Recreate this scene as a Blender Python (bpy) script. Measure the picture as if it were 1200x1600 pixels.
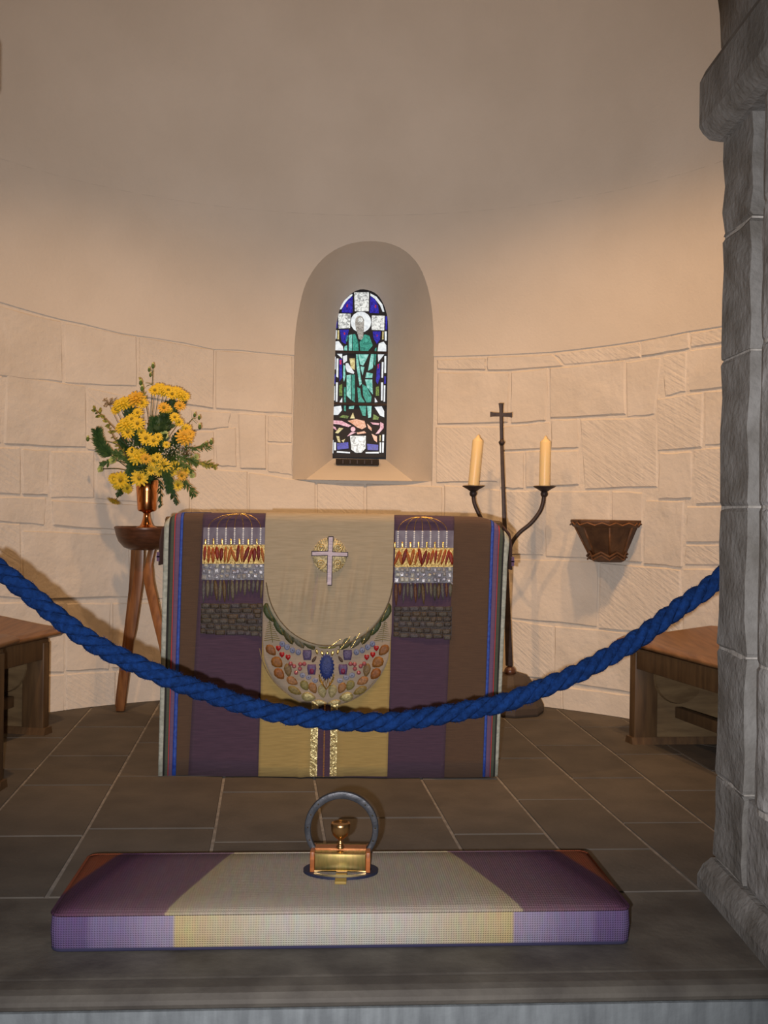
import bpy, bmesh, math, random
from mathutils import Vector, Matrix
random.seed(7)
for o in list(bpy.data.objects): bpy.data.objects.remove(o)
scene = bpy.context.scene
COL = scene.collection
R_ = math.radians

# ------------------------------------------------------------------ camera, world, lights, exposure
FPX, ROLL, EYE = 1618.0, R_(0.8), 1.0
cam_data = bpy.data.cameras.new('camera')
cam_data.sensor_fit = 'VERTICAL'; cam_data.sensor_height = 24.0
cam_data.lens = 24.0 * FPX / 1600.0
cam_data.clip_start = 0.05
cam = bpy.data.objects.new('camera', cam_data); COL.objects.link(cam)
cam.matrix_world = Matrix.Translation((0, 0, EYE)) @ Matrix.Rotation(R_(90), 4, 'X') @ Matrix.Rotation(ROLL, 4, 'Z')
scene.camera = cam

world = bpy.data.worlds.new('world'); scene.world = world; world.use_nodes = True
world.node_tree.nodes['Background'].inputs['Color'].default_value = (0.62, 0.68, 0.8, 1)
world.node_tree.nodes['Background'].inputs['Strength'].default_value = 0.035

def lamp(name, kind, loc, energy, color, target=None, size=0.02, angle=None, blend=1.0):
    d = bpy.data.lights.new(name, kind); d.energy = energy; d.color = color
    d.shadow_soft_size = size
    if kind == 'SPOT': d.spot_size = R_(angle); d.spot_blend = blend
    o = bpy.data.objects.new(name, d); COL.objects.link(o); o.location = loc
    if target is not None:
        o.rotation_euler = (Vector(target) - Vector(loc)).to_track_quat('-Z', 'Y').to_euler()
    return o
# the camera's own flash, a hand's breadth below and to the left of the lens
lamp('camera_flash', 'SPOT', (-0.08, 0.02, 0.95), 440, (1.0, 0.93, 0.91), (-0.2, 5.5, 1.12), 0.012, 88, 1.0)
# warm spot lamps high in the apse, above the picture
WARM = (1.0, 0.56, 0.25)
lamp('spot_lamp', 'SPOT', (0.70, 3.30, 3.55), 168, WARM, (0.50, 5.2, 0.15), 0.05, 80, 1.0)
lamp('spot_lamp', 'SPOT', (1.0, 3.35, 3.50), 104, WARM, (0.70, 5.15, 0.1), 0.05, 80, 1.0)
lamp('spot_lamp', 'SPOT', (-1.05, 3.30, 3.5), 182, WARM, (-0.75, 5.15, 0.15), 0.05, 80, 1.0)
lamp('fill_light', 'SPOT', (-0.1, 3.05, 3.6), 22, WARM, (-0.15, 5.4, 1.6), 0.08, 165, 1.0)  # added wide fill, not a real fixture: softens the fade up the wall

vs = scene.view_settings
vs.view_transform = 'Standard'; vs.look = 'None'; vs.gamma = 1.0; vs.use_curve_mapping = False
vs.exposure = 0.0

# ------------------------------------------------------------------ measuring helpers (photo pixel + real depth -> place)
def ray(px, py):
    u = px - 600; v = 800 - py
    return ((u*math.cos(ROLL) - v*math.sin(ROLL))/FPX, (u*math.sin(ROLL) + v*math.cos(ROLL))/FPX)
def at(px, py, d):
    a, b = ray(px, py); return Vector((a*d, d, EYE + b*d))
def fl(px, py, z=0.0):
    a, b = ray(px, py); d = (z - EYE)/b; return Vector((a*d, d, z))

# ------------------------------------------------------------------ materials
def srgb(r, g, b):
    f = lambda c: (c/255/12.92) if c/255 <= 0.04045 else ((c/255 + 0.055)/1.055)**2.4
    return (f(r), f(g), f(b), 1)
def rgba(c): return tuple(c) if len(c) == 4 else (*c, 1)
def mat(name, c, rough=0.7, metal=0.0, c2=None, scale=8.0, detail=4.0, lo=0.35, hi=0.65, bump=0.0, bscale=60.0,
        stretch=(1, 1, 1), spec=0.4, sheen=0.0, bump2=0.0, bscale2=6.0, bstretch=(1, 1, 1)):
    m = bpy.data.materials.new(name); m.use_nodes = True
    nt = m.node_tree; p = nt.nodes['Principled BSDF']
    p.inputs['Base Color'].default_value = rgba(c)
    p.inputs['Roughness'].default_value = rough; p.inputs['Metallic'].default_value = metal
    p.inputs['Specular IOR Level'].default_value = spec
    if sheen: p.inputs['Sheen Weight'].default_value = sheen
    tc = nt.nodes.new('ShaderNodeTexCoord')
    def noise(sc, st, det):
        mp = nt.nodes.new('ShaderNodeMapping'); mp.inputs['Scale'].default_value = st
        nt.links.new(tc.outputs['Object'], mp.inputs['Vector'])
        n = nt.nodes.new('ShaderNodeTexNoise'); n.inputs['Scale'].default_value = sc; n.inputs['Detail'].default_value = det
        nt.links.new(mp.outputs['Vector'], n.inputs['Vector']); return n
    if c2 is not None:
        n = noise(scale, stretch, detail)
        r = nt.nodes.new('ShaderNodeValToRGB')
        r.color_ramp.elements[0].position = lo; r.color_ramp.elements[0].color = rgba(c)
        r.color_ramp.elements[1].position = hi; r.color_ramp.elements[1].color = rgba(c2)
        nt.links.new(n.outputs['Fac'], r.inputs['Fac']); nt.links.new(r.outputs['Color'], p.inputs['Base Color'])
    last = None
    for st, sc, bs in ((bump, bscale, bstretch), (bump2, bscale2, (1, 1, 1))):
        if st:
            n = noise(sc, bs, 5.0); b = nt.nodes.new('ShaderNodeBump')
            b.inputs['Strength'].default_value = 1.0; b.inputs['Distance'].default_value = st
            nt.links.new(n.outputs['Fac'], b.inputs['Height'])
            if last: nt.links.new(last.outputs['Normal'], b.inputs['Normal'])
            last = b
    if last: nt.links.new(last.outputs['Normal'], p.inputs['Normal'])
    return m

M = {}
M['plaster'] = mat('plaster', (0.66, 0.61, 0.54), 0.85, c2=(0.61, 0.56, 0.49), scale=2.0, bump=0.0012, bscale=70, bump2=0.008, bscale2=2.5, spec=0.15)
M['limewash'] = [mat('limewash_stone', (0.66, 0.61, 0.54), 0.85, c2=(0.60, 0.55, 0.48), scale=5, bump=0.003, bscale=35, bump2=0.010, bscale2=9, spec=0.15),
                 mat('limewash_plain', (0.66, 0.61, 0.54), 0.85, c2=(0.61, 0.56, 0.49), scale=4, bump=0.0022, bscale=45, bump2=0.007, bscale2=8, spec=0.15),
                 mat('limewash_tooled', (0.66, 0.61, 0.54), 0.85, c2=(0.62, 0.57, 0.50), scale=5, bump=0.004, bscale=14, bstretch=(3, 1, 1), bump2=0.003, bscale2=45, spec=0.15)]
def tooling(m):
    nt = m.node_tree; p = nt.nodes['Principled BSDF']; src = p.inputs['Normal'].links[0].from_socket
    tc = nt.nodes.new('ShaderNodeTexCoord'); mp = nt.nodes.new('ShaderNodeMapping'); mp.inputs['Rotation'].default_value = (0, R_(-42), 0)
    m2 = nt.nodes.new('ShaderNodeMapping'); m2.inputs['Scale'].default_value = (.8, .8, 9)
    n = nt.nodes.new('ShaderNodeTexNoise'); n.inputs['Scale'].default_value = 9; n.inputs['Detail'].default_value = 3
    b = nt.nodes.new('ShaderNodeBump'); b.inputs['Distance'].default_value = .004
    nt.links.new(tc.outputs['Object'], mp.inputs[0]); nt.links.new(mp.outputs[0], m2.inputs[0]); nt.links.new(m2.outputs[0], n.inputs['Vector']); nt.links.new(n.outputs['Fac'], b.inputs['Height']); nt.links.new(src, b.inputs['Normal']); nt.links.new(b.outputs['Normal'], p.inputs['Normal'])
tooling(M['limewash'][2]); 
M['joint'] = mat('limewash_joint', (0.64, 0.59, 0.52), 0.9, bump=0.006, bscale=30, spec=0.1)
M['grey_stone'] = mat('grey_stone', (0.22, 0.22, 0.215), 0.85, c2=(0.13, 0.125, 0.115), scale=9, detail=8, bump=0.005, bscale=55, bump2=0.004, bscale2=10, spec=0.25)
M['grey_stone_b'] = mat('grey_stone_lit', (0.30, 0.30, 0.30), 0.85, c2=(0.17, 0.165, 0.155), scale=12, detail=8, bump=0.006, bscale=50, spec=0.25)  # near order of the jambs: stronger flash light put into the colour
M['mortar'] = mat('mortar', (0.42, 0.41, 0.39), 0.9, c2=(0.28, 0.27, 0.25), scale=30, bump=0.003, bscale=80, spec=0.2)
M['paver'] = [mat('paver', (0.092, 0.082, 0.070), 0.75, c2=(0.070, 0.063, 0.055), scale=6, detail=8, bump=0.0012, bscale=60, spec=0.3),
              mat('paver_pale', (0.106, 0.094, 0.080), 0.75, c2=(0.080, 0.072, 0.062), scale=6, detail=8, bump=0.0012, bscale=60, spec=0.3)]
M['threshold'] = mat('threshold_stone', (0.105, 0.098, 0.085), 0.7, c2=(0.055, 0.05, 0.045), scale=7, detail=8, bump=0.0015, bscale=50, spec=0.35)
M['riser'] = mat('riser_stone', (0.20, 0.23, 0.25), 0.85, c2=(0.13, 0.15, 0.165), scale=12, detail=6, stretch=(3, 1, .5), bump=0.002, bscale=50)
M['iron'] = mat('black_iron', (0.035, 0.026, 0.026), 0.5, 0.3, c2=(0.055, 0.038, 0.034), scale=30, bump=0.001, bscale=60)
M['wax'] = mat('cream_wax', (0.80, 0.62, 0.32), 0.4, spec=0.5)
M['wax'].node_tree.nodes['Principled BSDF'].inputs['Subsurface Weight'].default_value = 0.25
M['wax'].node_tree.nodes['Principled BSDF'].inputs['Subsurface Radius'].default_value = (0.02, 0.012, 0.005)
M['copper'] = mat('polished_copper', (0.80, 0.33, 0.12), 0.2, 1.0, c2=(0.65, 0.27, 0.10), scale=20)
M['stand_wood'] = mat('stand_wood', (0.23, 0.10, 0.035), 0.35, c2=(0.13, 0.05, 0.018), scale=9, stretch=(6, 6, .6), spec=0.5)
M['dark_turned'] = mat('dark_turned_wood', (0.10, 0.04, 0.02), 0.35, c2=(0.06, 0.024, 0.012), scale=10, stretch=(2, 2, 8), spec=0.5)
M['seat_wood'] = mat('bench_wood', (0.22, 0.11, 0.045), 0.4, c2=(0.14, 0.065, 0.026), scale=7, stretch=(8, .6, 4), spec=0.45)
M['dark_oak'] = mat('dark_oak', (0.10, 0.058, 0.026), 0.5, c2=(0.06, 0.034, 0.016), scale=8, stretch=(5, 5, .6), spec=0.4)
M['pale_oak'] = mat('aged_oak', (0.16, 0.11, 0.055), 0.6, c2=(0.10, 0.065, 0.032), scale=6, stretch=(.8, 4, 5), spec=0.3)
M['corbel_wood'] = mat('carved_brown_wood', (0.12, 0.055, 0.022), 0.6, c2=(0.06, 0.026, 0.012), scale=14, detail=8, bump=0.002, bscale=60)
M['corbel_edge'] = mat('carved_orange_wood', (0.24, 0.10, 0.035), 0.55, c2=(0.12, 0.05, 0.02), scale=20, bump=0.001, bscale=60)
M['rope'] = mat('blue_rope', (0.0058, 0.031, 0.138), 0.95, c2=(0.0036, 0.017, 0.072), scale=60, bump=0.006, bscale=110, spec=0.1)
M['brass'] = mat('brass', (0.72, 0.52, 0.20), 0.28, 1.0, c2=(0.5, 0.42, 0.14), scale=25, stretch=(6, 1, 1))
M['gold'] = mat('gold', (0.85, 0.58, 0.25), 0.18, 1.0)
M['box_wood'] = mat('reddish_wood', (0.33, 0.105, 0.03), 0.35, c2=(0.22, 0.07, 0.02), scale=20, stretch=(1, 1, 6))
M['shoe_iron'] = mat('blued_iron', (0.028, 0.032, 0.040), 0.42, 0.4, c2=(0.05, 0.053, 0.062), scale=40, bump=0.001, bscale=70)
M['shoe_dark'] = mat('dark_blue_iron', (0.02, 0.025, 0.055), 0.5, 0.4)
M['lead'] = mat('lead', (0.02, 0.018, 0.02), 0.6, 0.2)

def weave(name, c, c2, sx, sz, bump=0.0015, rough=0.85, sheen=0.1, streak=0.35, axis='XZ'):
    """woven cloth: fine crossing threads plus slubs along one direction"""
    m = mat(name, c, rough, c2=c2, scale=14, detail=5, lo=0.3, hi=0.75, stretch=(1.2, 1, 22) if axis == 'XZ' else (1.2, 22, 1), sheen=sheen, spec=0.2)
    nt = m.node_tree; p = nt.nodes['Principled BSDF']
    tc = nt.nodes.new('ShaderNodeTexCoord')
    w1 = nt.nodes.new('ShaderNodeTexWave'); w1.bands_direction = 'X'; w1.inputs['Scale'].default_value = sx
    w2 = nt.nodes.new('ShaderNodeTexWave'); w2.bands_direction = 'Z' if axis == 'XZ' else 'Y'; w2.inputs['Scale'].default_value = sz
    ad = nt.nodes.new('ShaderNodeMath'); ad.operation = 'MULTIPLY'
    b = nt.nodes.new('ShaderNodeBump'); b.inputs['Distance'].default_value = bump
    for w in (w1, w2):
        w.inputs['Distortion'].default_value = 0.6
        nt.links.new(tc.outputs['Object'], w.inputs['Vector'])
    nt.links.new(w1.outputs['Fac'], ad.inputs[0]); nt.links.new(w2.outputs['Fac'], ad.inputs[1])
    nt.links.new(ad.outputs[0], b.inputs['Height']); nt.links.new(b.outputs['Normal'], p.inputs['Normal'])
    return m

# ------------------------------------------------------------------ mesh helpers
def add_obj(name, verts, faces, material, parent=None, smooth=False, loc=None):
    me = bpy.data.meshes.new(name)
    me.from_pydata([tuple(v) for v in verts], [], faces)
    bm = bmesh.new(); bm.from_mesh(me); bmesh.ops.recalc_face_normals(bm, faces=bm.faces); bm.to_mesh(me); bm.free()
    for mm in (material if isinstance(material, (list, tuple)) else [material]): me.materials.append(mm)
    if smooth:
        for p in me.polygons: p.use_smooth = True
    o = bpy.data.objects.new(name, me); COL.objects.link(o)
    if loc is not None: o.location = loc
    if parent is not None: o.parent = parent
    return o
def tag(o, label=None, cat=None, group=None, kind=None):
    if label: o['label'] = label
    if cat: o['category'] = cat
    if group: o['group'] = group
    if kind: o['kind'] = kind
    return o
def thing(name, label, cat, loc=(0, 0, 0), group=None):
    o = bpy.data.objects.new(name, None); COL.objects.link(o); o.location = loc
    o.empty_display_size = 0.05
    return tag(o, label, cat, group)

class MB:
    """collects shapes (world coordinates) into one mesh"""
    def __init__(s): s.v = []; s.f = []
    def add(s, vs, fs):
        n = len(s.v); s.v += [Vector(v) for v in vs]; s.f += [tuple(i + n for i in f) for f in fs]; return s
    def hexa(s, p): return s.add(p, [(0, 1, 2, 3), (4, 7, 6, 5), (0, 4, 5, 1), (1, 5, 6, 2), (2, 6, 7, 3), (3, 7, 4, 0)])
    def box(s, x0, x1, y0, y1, z0, z1):
        return s.hexa([(x0, y0, z0), (x1, y0, z0), (x1, y1, z0), (x0, y1, z0), (x0, y0, z1), (x1, y0, z1), (x1, y1, z1), (x0, y1, z1)])
    def levels(s, rings):
        """closed rings of equal length, capped at both ends"""
        n = len(rings[0]); vs = [v for r in rings for v in r]; fs = []
        for k in range(len(rings) - 1):
            for i in range(n):
                j = (i + 1) % n; fs.append((k*n + i, k*n + j, (k + 1)*n + j, (k + 1)*n + i))
        fs.append(tuple(range(n))); fs.append(tuple((len(rings) - 1)*n + i for i in range(n)))
        return s.add(vs, fs)
    def tube(s, pts, rad, n=8, ref=None, flat=1.0):
        pts = [Vector(p) for p in pts]; rad = rad if isinstance(rad, (list, tuple)) else [rad]*len(pts)
        rings = []; up = Vector(ref) if ref else None
        for i, p in enumerate(pts):
            t = (pts[min(i + 1, len(pts) - 1)] - pts[max(i - 1, 0)]).normalized()
            if up is None: up = Vector((0, 0, 1)) if abs(t.z) < 0.9 else Vector((0, 1, 0))
            a = t.cross(up)
            if a.length < 1e-4: a = t.orthogonal()
            a.normalize(); b = a.cross(t).normalized(); up = b
            rings.append([p + a*math.cos(2*math.pi*k/n)*rad[i] + b*math.sin(2*math.pi*k/n)*rad[i]*flat for k in range(n)])
        return s.levels(rings)
    def lathe(s, c, prof, n=24, axis=None):
        """prof: list of (radius, height) about a vertical axis through c"""
        c = Vector(c); ax = Vector(axis).normalized() if axis else Vector((0, 0, 1))
        a = ax.orthogonal().normalized() if axis else Vector((1, 0, 0)); b = ax.cross(a)
        return s.levels([[c + ax*h + (a*math.cos(2*math.pi*k/n) + b*math.sin(2*math.pi*k/n))*max(r, 1e-4) for k in range(n)] for r, h in prof])
    def prism(s, pts, off):
        n = len(pts); off = Vector(off)
        return s.levels([[Vector(p) for p in pts], [Vector(p) + off for p in pts]])
    def ball(s, c, r, n=8, m=5, sc=(1, 1, 1)):
        c = Vector(c)
        return s.levels([[c + Vector((math.cos(2*math.pi*k/n)*math.sin(math.pi*j/m)*r*sc[0], math.sin(2*math.pi*k/n)*math.sin(math.pi*j/m)*r*sc[1], -math.cos(math.pi*j/m)*r*sc[2])) for k in range(n)]
                         for j in [0.12] + list(range(1, m)) + [m - 0.12]])
    def octa(s, c, r):
        c = Vector(c); X, Y, Z = Vector((r, 0, 0)), Vector((0, r, 0)), Vector((0, 0, r))
        return s.add([c + X, c - X, c + Y, c - Y, c + Z, c - Z], [(0, 2, 4), (2, 1, 4), (1, 3, 4), (3, 0, 4), (2, 0, 5), (1, 2, 5), (3, 1, 5), (0, 3, 5)])
    def build(s, name, material, parent=None, smooth=False):
        off = Vector((0, 0, 0)); q = parent
        while q is not None: off += Vector(q.location); q = q.parent
        o = add_obj(name, [v - off for v in s.v], s.f, material, parent, smooth)
        return o
def weld(o):
    b = bmesh.new(); b.from_mesh(o.data); bmesh.ops.remove_doubles(b, verts=b.verts, dist=2e-4); bmesh.ops.recalc_face_normals(b, faces=b.faces); b.to_mesh(o.data); b.free()
    for p in o.data.polygons: p.use_smooth = True
    return o
def bevel(o, w, seg=2):
    b = o.modifiers.new('bevel', 'BEVEL'); b.width = w; b.segments = seg; b.limit_method = 'ANGLE'; b.angle_limit = R_(35)
    for p in o.data.polygons: p.use_smooth = True
    return o
def spline(pts, n):
    """Catmull-Rom through pts, n samples per span"""
    pts = [Vector(p) for p in pts]; out = []
    for i in range(len(pts) - 1):
        p0 = pts[max(i - 1, 0)]; p1 = pts[i]; p2 = pts[i + 1]; p3 = pts[min(i + 2, len(pts) - 1)]
        for k in range(n):
            t = k/n
            out.append(0.5*((2*p1) + (p2 - p0)*t + (2*p0 - 5*p1 + 4*p2 - p3)*t*t + (3*p1 - p0 - 3*p2 + p3)*t**3))
    out.append(pts[-1]); return out
def interp(tbl, x):
    if x <= tbl[0][0]: return tbl[0][1]
    for (a, b), (c, d) in zip(tbl, tbl[1:]):
        if x <= c: return b + (d - b)*(x - a)/(c - a) if c > a else d
    return tbl[-1][1]

# ================================================================== THE SETTING
# ---- apse: half-round wall, window opening, half dome
CX, CY, RW, ZS = -0.18, 3.66, 2.0, 2.62
YB = 2.80                                   # apse side of the arch wall
def wallpt(px, py):
    a, b = ray(px, py)
    A = a*a + 1; B = -2*(a*CX + CY); Cc = CX*CX + CY*CY - RW*RW
    y = (-B + math.sqrt(max(B*B - 4*A*Cc, 0)))/(2*A)
    return math.atan2(a*y - CX, y - CY), EYE + b*y      # angle from the axis, height
def cyl(th, z, r=RW): return Vector((CX + r*math.sin(th), CY + r*math.cos(th), z))
TOPLINE = [wallpt(*p) for p in [(0, 473), (40, 485), (95, 500), (130, 507), (190, 522), (240, 529), (290, 537), (335, 547), (375, 548), (400, 551), (456, 556),
           (684, 558), (760, 556), (862, 551), (963, 539), (1020, 530), (1074, 519), (1120, 512)]]
arch_px = [(460, 540), (465, 495), (478, 443), (503, 406), (535, 385), (572, 377), (610, 381), (640, 398), (660, 426), (673, 470), (678, 525)]
ARCH = [wallpt(p.x, p.y) for p in spline([(x, y, 0) for x, y in arch_px], 5)]
TH0, TH1 = ARCH[0][0], ARCH[-1][0]
ZB = wallpt(568, 751)[1]
cols = sorted(set([TH0, TH1] + [t for t, z in ARCH] + [R_(-90 + 180*i/72) for i in range(73)] + [t for t, z in TOPLINE]))
def wall_mesh(r, lower):
    mb = MB()
    def quad(c0, c1, z00, z01, z10, z11):
        mb.add([c0(z00), c1(z10), c1(z11), c0(z01)], [(0, 1, 2, 3)])
    for t0, t1 in zip(cols, cols[1:]):
        if t1 - t0 < 1e-6: continue
        f0 = lambda z, t=t0: cyl(t, z, r); f1 = lambda z, t=t1: cyl(t, z, r)
        inw = t0 >= TH0 - 1e-6 and t1 <= TH1 + 1e-6
        l0, l1 = interp(TOPLINE, t0), interp(TOPLINE, t1)
        if lower:
            e = 0.02
            if inw: quad(f0, f1, 0, ZB, 0, ZB)
            else: quad(f0, f1, 0, l0 + e, 0, l1 + e)
        else:
            g = 0.005
            if inw: quad(f0, f1, interp(ARCH, t0), ZS, interp(ARCH, t1), ZS)
            else: quad(f0, f1, l0 + g, ZS, l1 + g, ZS)
    for sx in (-1, 1):                       # short straight walls forward to the arch wall
        x = CX + sx*r; z0 = 0 if lower else interp(TOPLINE, sx*2); z1 = interp(TOPLINE, sx*2) + 0.02 if lower else ZS
        mb.add([(x, CY, z0), (x, YB, z0), (x, YB, z1), (x, CY, z1)], [(0, 1, 2, 3)])
    return mb
wall = tag(weld(wall_mesh(RW + 0.0055, True).build('wall_apse', M['joint'], None, True)), kind='structure')
upper = wall_mesh(RW, False)
lip = MB()
for t0, t1 in zip(cols, cols[1:]):           # the thin lower edge of the plaster coat
    if t0 >= TH0 - 1e-6 and t1 <= TH1 + 1e-6: continue
    a, b = interp(TOPLINE, t0) + .005, interp(TOPLINE, t1) + .005
    lip.add([cyl(t0, a), cyl(t1, b), cyl(t1, b + .004, RW + .007), cyl(t0, a + .004, RW + .007)], [(0, 1, 2, 3)])
weld(upper.build('plaster', M['plaster'], wall, True)); lip.build('plaster_edge', M['plaster'], wall)
dome = MB(); nT, nP = 48, 16
grid = [[Vector((CX + RW*math.cos(p)*math.sin(t), CY + RW*math.cos(p)*math.cos(t), ZS + RW*0.95*math.sin(p))) for t in [R_(-90 + 180*i/nT) for i in range(nT + 1)]] for p in [R_(90*j/nP) for j in range(nP + 1)]]
for j in range(nP):
    for i in range(nT): dome.add([grid[j][i], grid[j][i + 1], grid[j + 1][i + 1], grid[j + 1][i]], [(0, 1, 2, 3)])
prof = [(CX + RW*math.cos(R_(a)), ZS + RW*0.95*math.sin(R_(a))) for a in range(0, 181, 6)]
for (x0, z0), (x1, z1) in zip(prof, prof[1:]): dome.add([(x0, CY, z0), (x1, CY, z1), (x1, YB, z1), (x0, YB, z0)], [(0, 1, 2, 3)])
do = dome.build('ceiling', M['plaster'], None, True)
weld(do)
tag(do, kind='structure')

# ---- limewashed stones of the lower wall
STONES = [  # corner pixels, clockwise from the upper left
 # left of the window, course by course
 ((-30,470),(95,503),(98,596),(-30,584)), ((103,505),(213,526),(213,603),(103,598)), ((218,527),(333,547),(333,638),(218,618)), ((338,548),(456,557),(456,646),(338,638)),
 ((-30,588),(3,588),(1,692),(-30,692)), ((12,587),(133,603),(135,698),(8,694)), ((138,606),(296,638),(296,720),(138,702)), ((300,641),(360,645),(356,667),(300,672)),
 ((338,671),(368,668),(369,729),(338,727)), ((300,676),(334,674),(334,727),(300,722)), ((373,647),(415,648),(415,733),(376,732)), ((419,650),(456,651),(456,691),(419,690)), ((419,694),(456,694),(456,742),(419,736)),
 ((-30,700),(32,700),(32,772),(-30,770)), ((36,702),(76,704),(74,773),(36,772)), ((80,706),(147,706),(147,777),(80,777)), ((151,706),(235,712),(235,786),(151,779)), ((239,714),(296,725),(296,830),(239,828)),
 ((-30,776),(72,778),(69,821),(-30,811)), ((82,783),(235,790),(235,831),(84,821)), ((300,731),(386,737),(386,830),(300,830)), ((390,739),(492,754),(492,830),(390,830)),
 ((-30,818),(31,819),(33,935),(-30,930)), ((37,830),(200,836),(203,932),(37,938)), ((207,836),(290,836),(290,936),(207,936)),
 ((-30,942),(100,943),(100,1050),(-30,1055)), ((105,943),(172,943),(170,1045),(105,1048)), ((177,943),(290,942),(290,1040),(176,1044)),
 ((-30,1060),(100,1055),(100,1140),(-30,1150)), ((105,1054),(180,1050),(180,1125),(105,1130)), ((185,1050),(290,1046),(290,1115),(185,1120)),
 # under the window and behind the altar
 ((496,756),(568,757),(568,830),(496,830)), ((573,757),(690,761),(690,830),(573,830)), ((295,834),(455,834),(455,940),(295,940)), ((460,834),(620,834),(620,942),(460,942)), ((625,834),(795,834),(795,945),(625,945)),
 ((295,945),(520,945),(520,1110),(295,1110)), ((525,946),(795,950),(795,1110),(525,1110)),
 # right of the window
 ((684,562),(758,560),(758,577),(684,577)), ((762,559),(862,554),(880,571),(762,579)), ((866,553),(999,535),(1000,558),(884,570)), ((1003,534),(1074,521),(1076,544),(1003,556)), ((1080,520),(1160,508),(1160,528),(1080,543)),
 ((684,582),(795,582),(793,660),(684,662)), ((799,582),(855,576),(852,656),(799,661)), ((860,576),(975,564),(976,647),(860,652)), ((979,566),(1031,559),(1021,647),(980,651)), ((1036,557),(1072,550),(1070,611),(1039,619)), ((1077,549),(1160,535),(1160,602),(1078,611)),
 ((1028,624),(1096,614),(1096,699),(1028,704)), ((1101,613),(1160,607),(1160,690),(1101,696)),
 ((682,667),(778,667),(776,752),(682,753)), ((782,668),(858,660),(858,700),(782,703)), ((782,708),(818,706),(817,763),(782,762)), ((822,706),(903,704),(904,757),(822,760)), ((862,657),(903,655),(903,699),(862,700)), ((907,656),(1024,653),(1026,760),(915,763)),
 ((1031,709),(1079,706),(1079,778),(1029,779)), ((1084,704),(1160,696),(1160,785),(1088,788)),
 ((695,759),(780,766),(780,830),(695,830)), ((785,767),(848,768),(848,867),(785,865)), ((853,768),(950,768),(951,874),(853,870)), ((956,768),(1003,770),(1002,878),(956,876)), ((1009,783),(1067,784),(1064,886),(1006,880)), ((1074,792),(1160,792),(1160,847),(1072,846)), ((1072,852),(1160,852),(1160,884),(1070,882)),
 ((802,874),(934,878),(932,979),(800,966)), ((938,880),(1062,891),(1062,990),(936,982)), ((1068,890),(1160,890),(1160,1000),(1068,995)),
 ((800,970),(862,979),(862,1060),(800,1056)), ((867,980),(990,990),(990,1083),(867,1064)), ((995,992),(1160,1010),(1160,1100),(995,1087)),
 ((800,1062),(876,1072),(876,1125),(800,1125)), ((880,1074),(985,1088),(985,1150),(880,1140)), ((990,1092),(1160,1105),(1160,1200),(990,1160)),
]
def stone(c4, k):
    """c4: four (angle, height) corners clockwise from upper left"""
    (a, b, c, d) = c4
    proud = random.uniform(-0.0005, 0.0035)
    W = max(abs(b[0] - a[0])*RW, .03); Hh = max(abs(a[1] - d[1]), .03)
    eu, ev = min(.2, .006/W), min(.2, .006/Hh)
    us = [0, eu, .3, .55, .8, 1 - eu, 1]; vs_ = [0, ev, .35, .65, 1 - ev, 1]
    tilt = random.uniform(-.0015, .0015)
    vs2 = []; fs = []
    for j, v in enumerate(vs_):
        for i, u in enumerate(us):
            th = (a[0]*(1-u) + b[0]*u)*(1-v) + (d[0]*(1-u) + c[0]*u)*v
            z = (a[1]*(1-u) + b[1]*u)*(1-v) + (d[1]*(1-u) + c[1]*u)*v
            edge = u in (0, 1) or v in (0, 1)
            if edge or u in (eu, 1-eu) or v in (ev, 1-ev):
                th += random.uniform(-.0014, .0014); z += random.uniform(-.003, .003)
            r = RW + 0.006 if edge else RW - proud + tilt*(u - .5)*2 + random.uniform(-.0008, .0008)
            vs2.append(cyl(th, max(z, 0.001), r))
    n = len(us)
    for j in range(len(vs_) - 1):
        for i in range(n - 1): fs.append((j*n + i, j*n + i + 1, (j+1)*n + i + 1, (j+1)*n + i))
    o = add_obj('stone', vs2, fs, M['limewash'][k % 3], wall, True)
    nu, nv_ = n - 1, len(vs_) - 1
    for idx, p in enumerate(o.data.polygons):
        i, j = idx % nu, idx // nu
        p.use_smooth = False
    return o
for k, s4 in enumerate(STONES):
    gx, gy = 1.2, 1.0
    stone([wallpt(x + dx*gx, y + dy*gy) for (x, y), (dx, dy) in zip(s4, ((-1, -1), (1, -1), (1, 1), (-1, 1)))], (k*7 + k//3))
# the same walling carried on round both sides, beyond what the photograph shows
for sx in (-1, 1):
    zs = [0, .28, .58, .9, 1.24, 1.6, interp(TOPLINE, sx*2)]
    lim = wallpt(-34, 700)[0] if sx < 0 else wallpt(1165, 700)[0]
    for j in range(6):
        t = lim + sx*.012
        while abs(t) < R_(88):
            t2 = t + sx*random.uniform(.16, .28)
            if abs(t2) > R_(84): t2 = sx*R_(90)
            l, r = min(t, t2) + .004, max(t, t2) - .004
            stone([(l, zs[j+1] - .008), (r, zs[j+1] - .008), (r, zs[j] + .008), (l, zs[j] + .008)], j)
            t = t2

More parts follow.
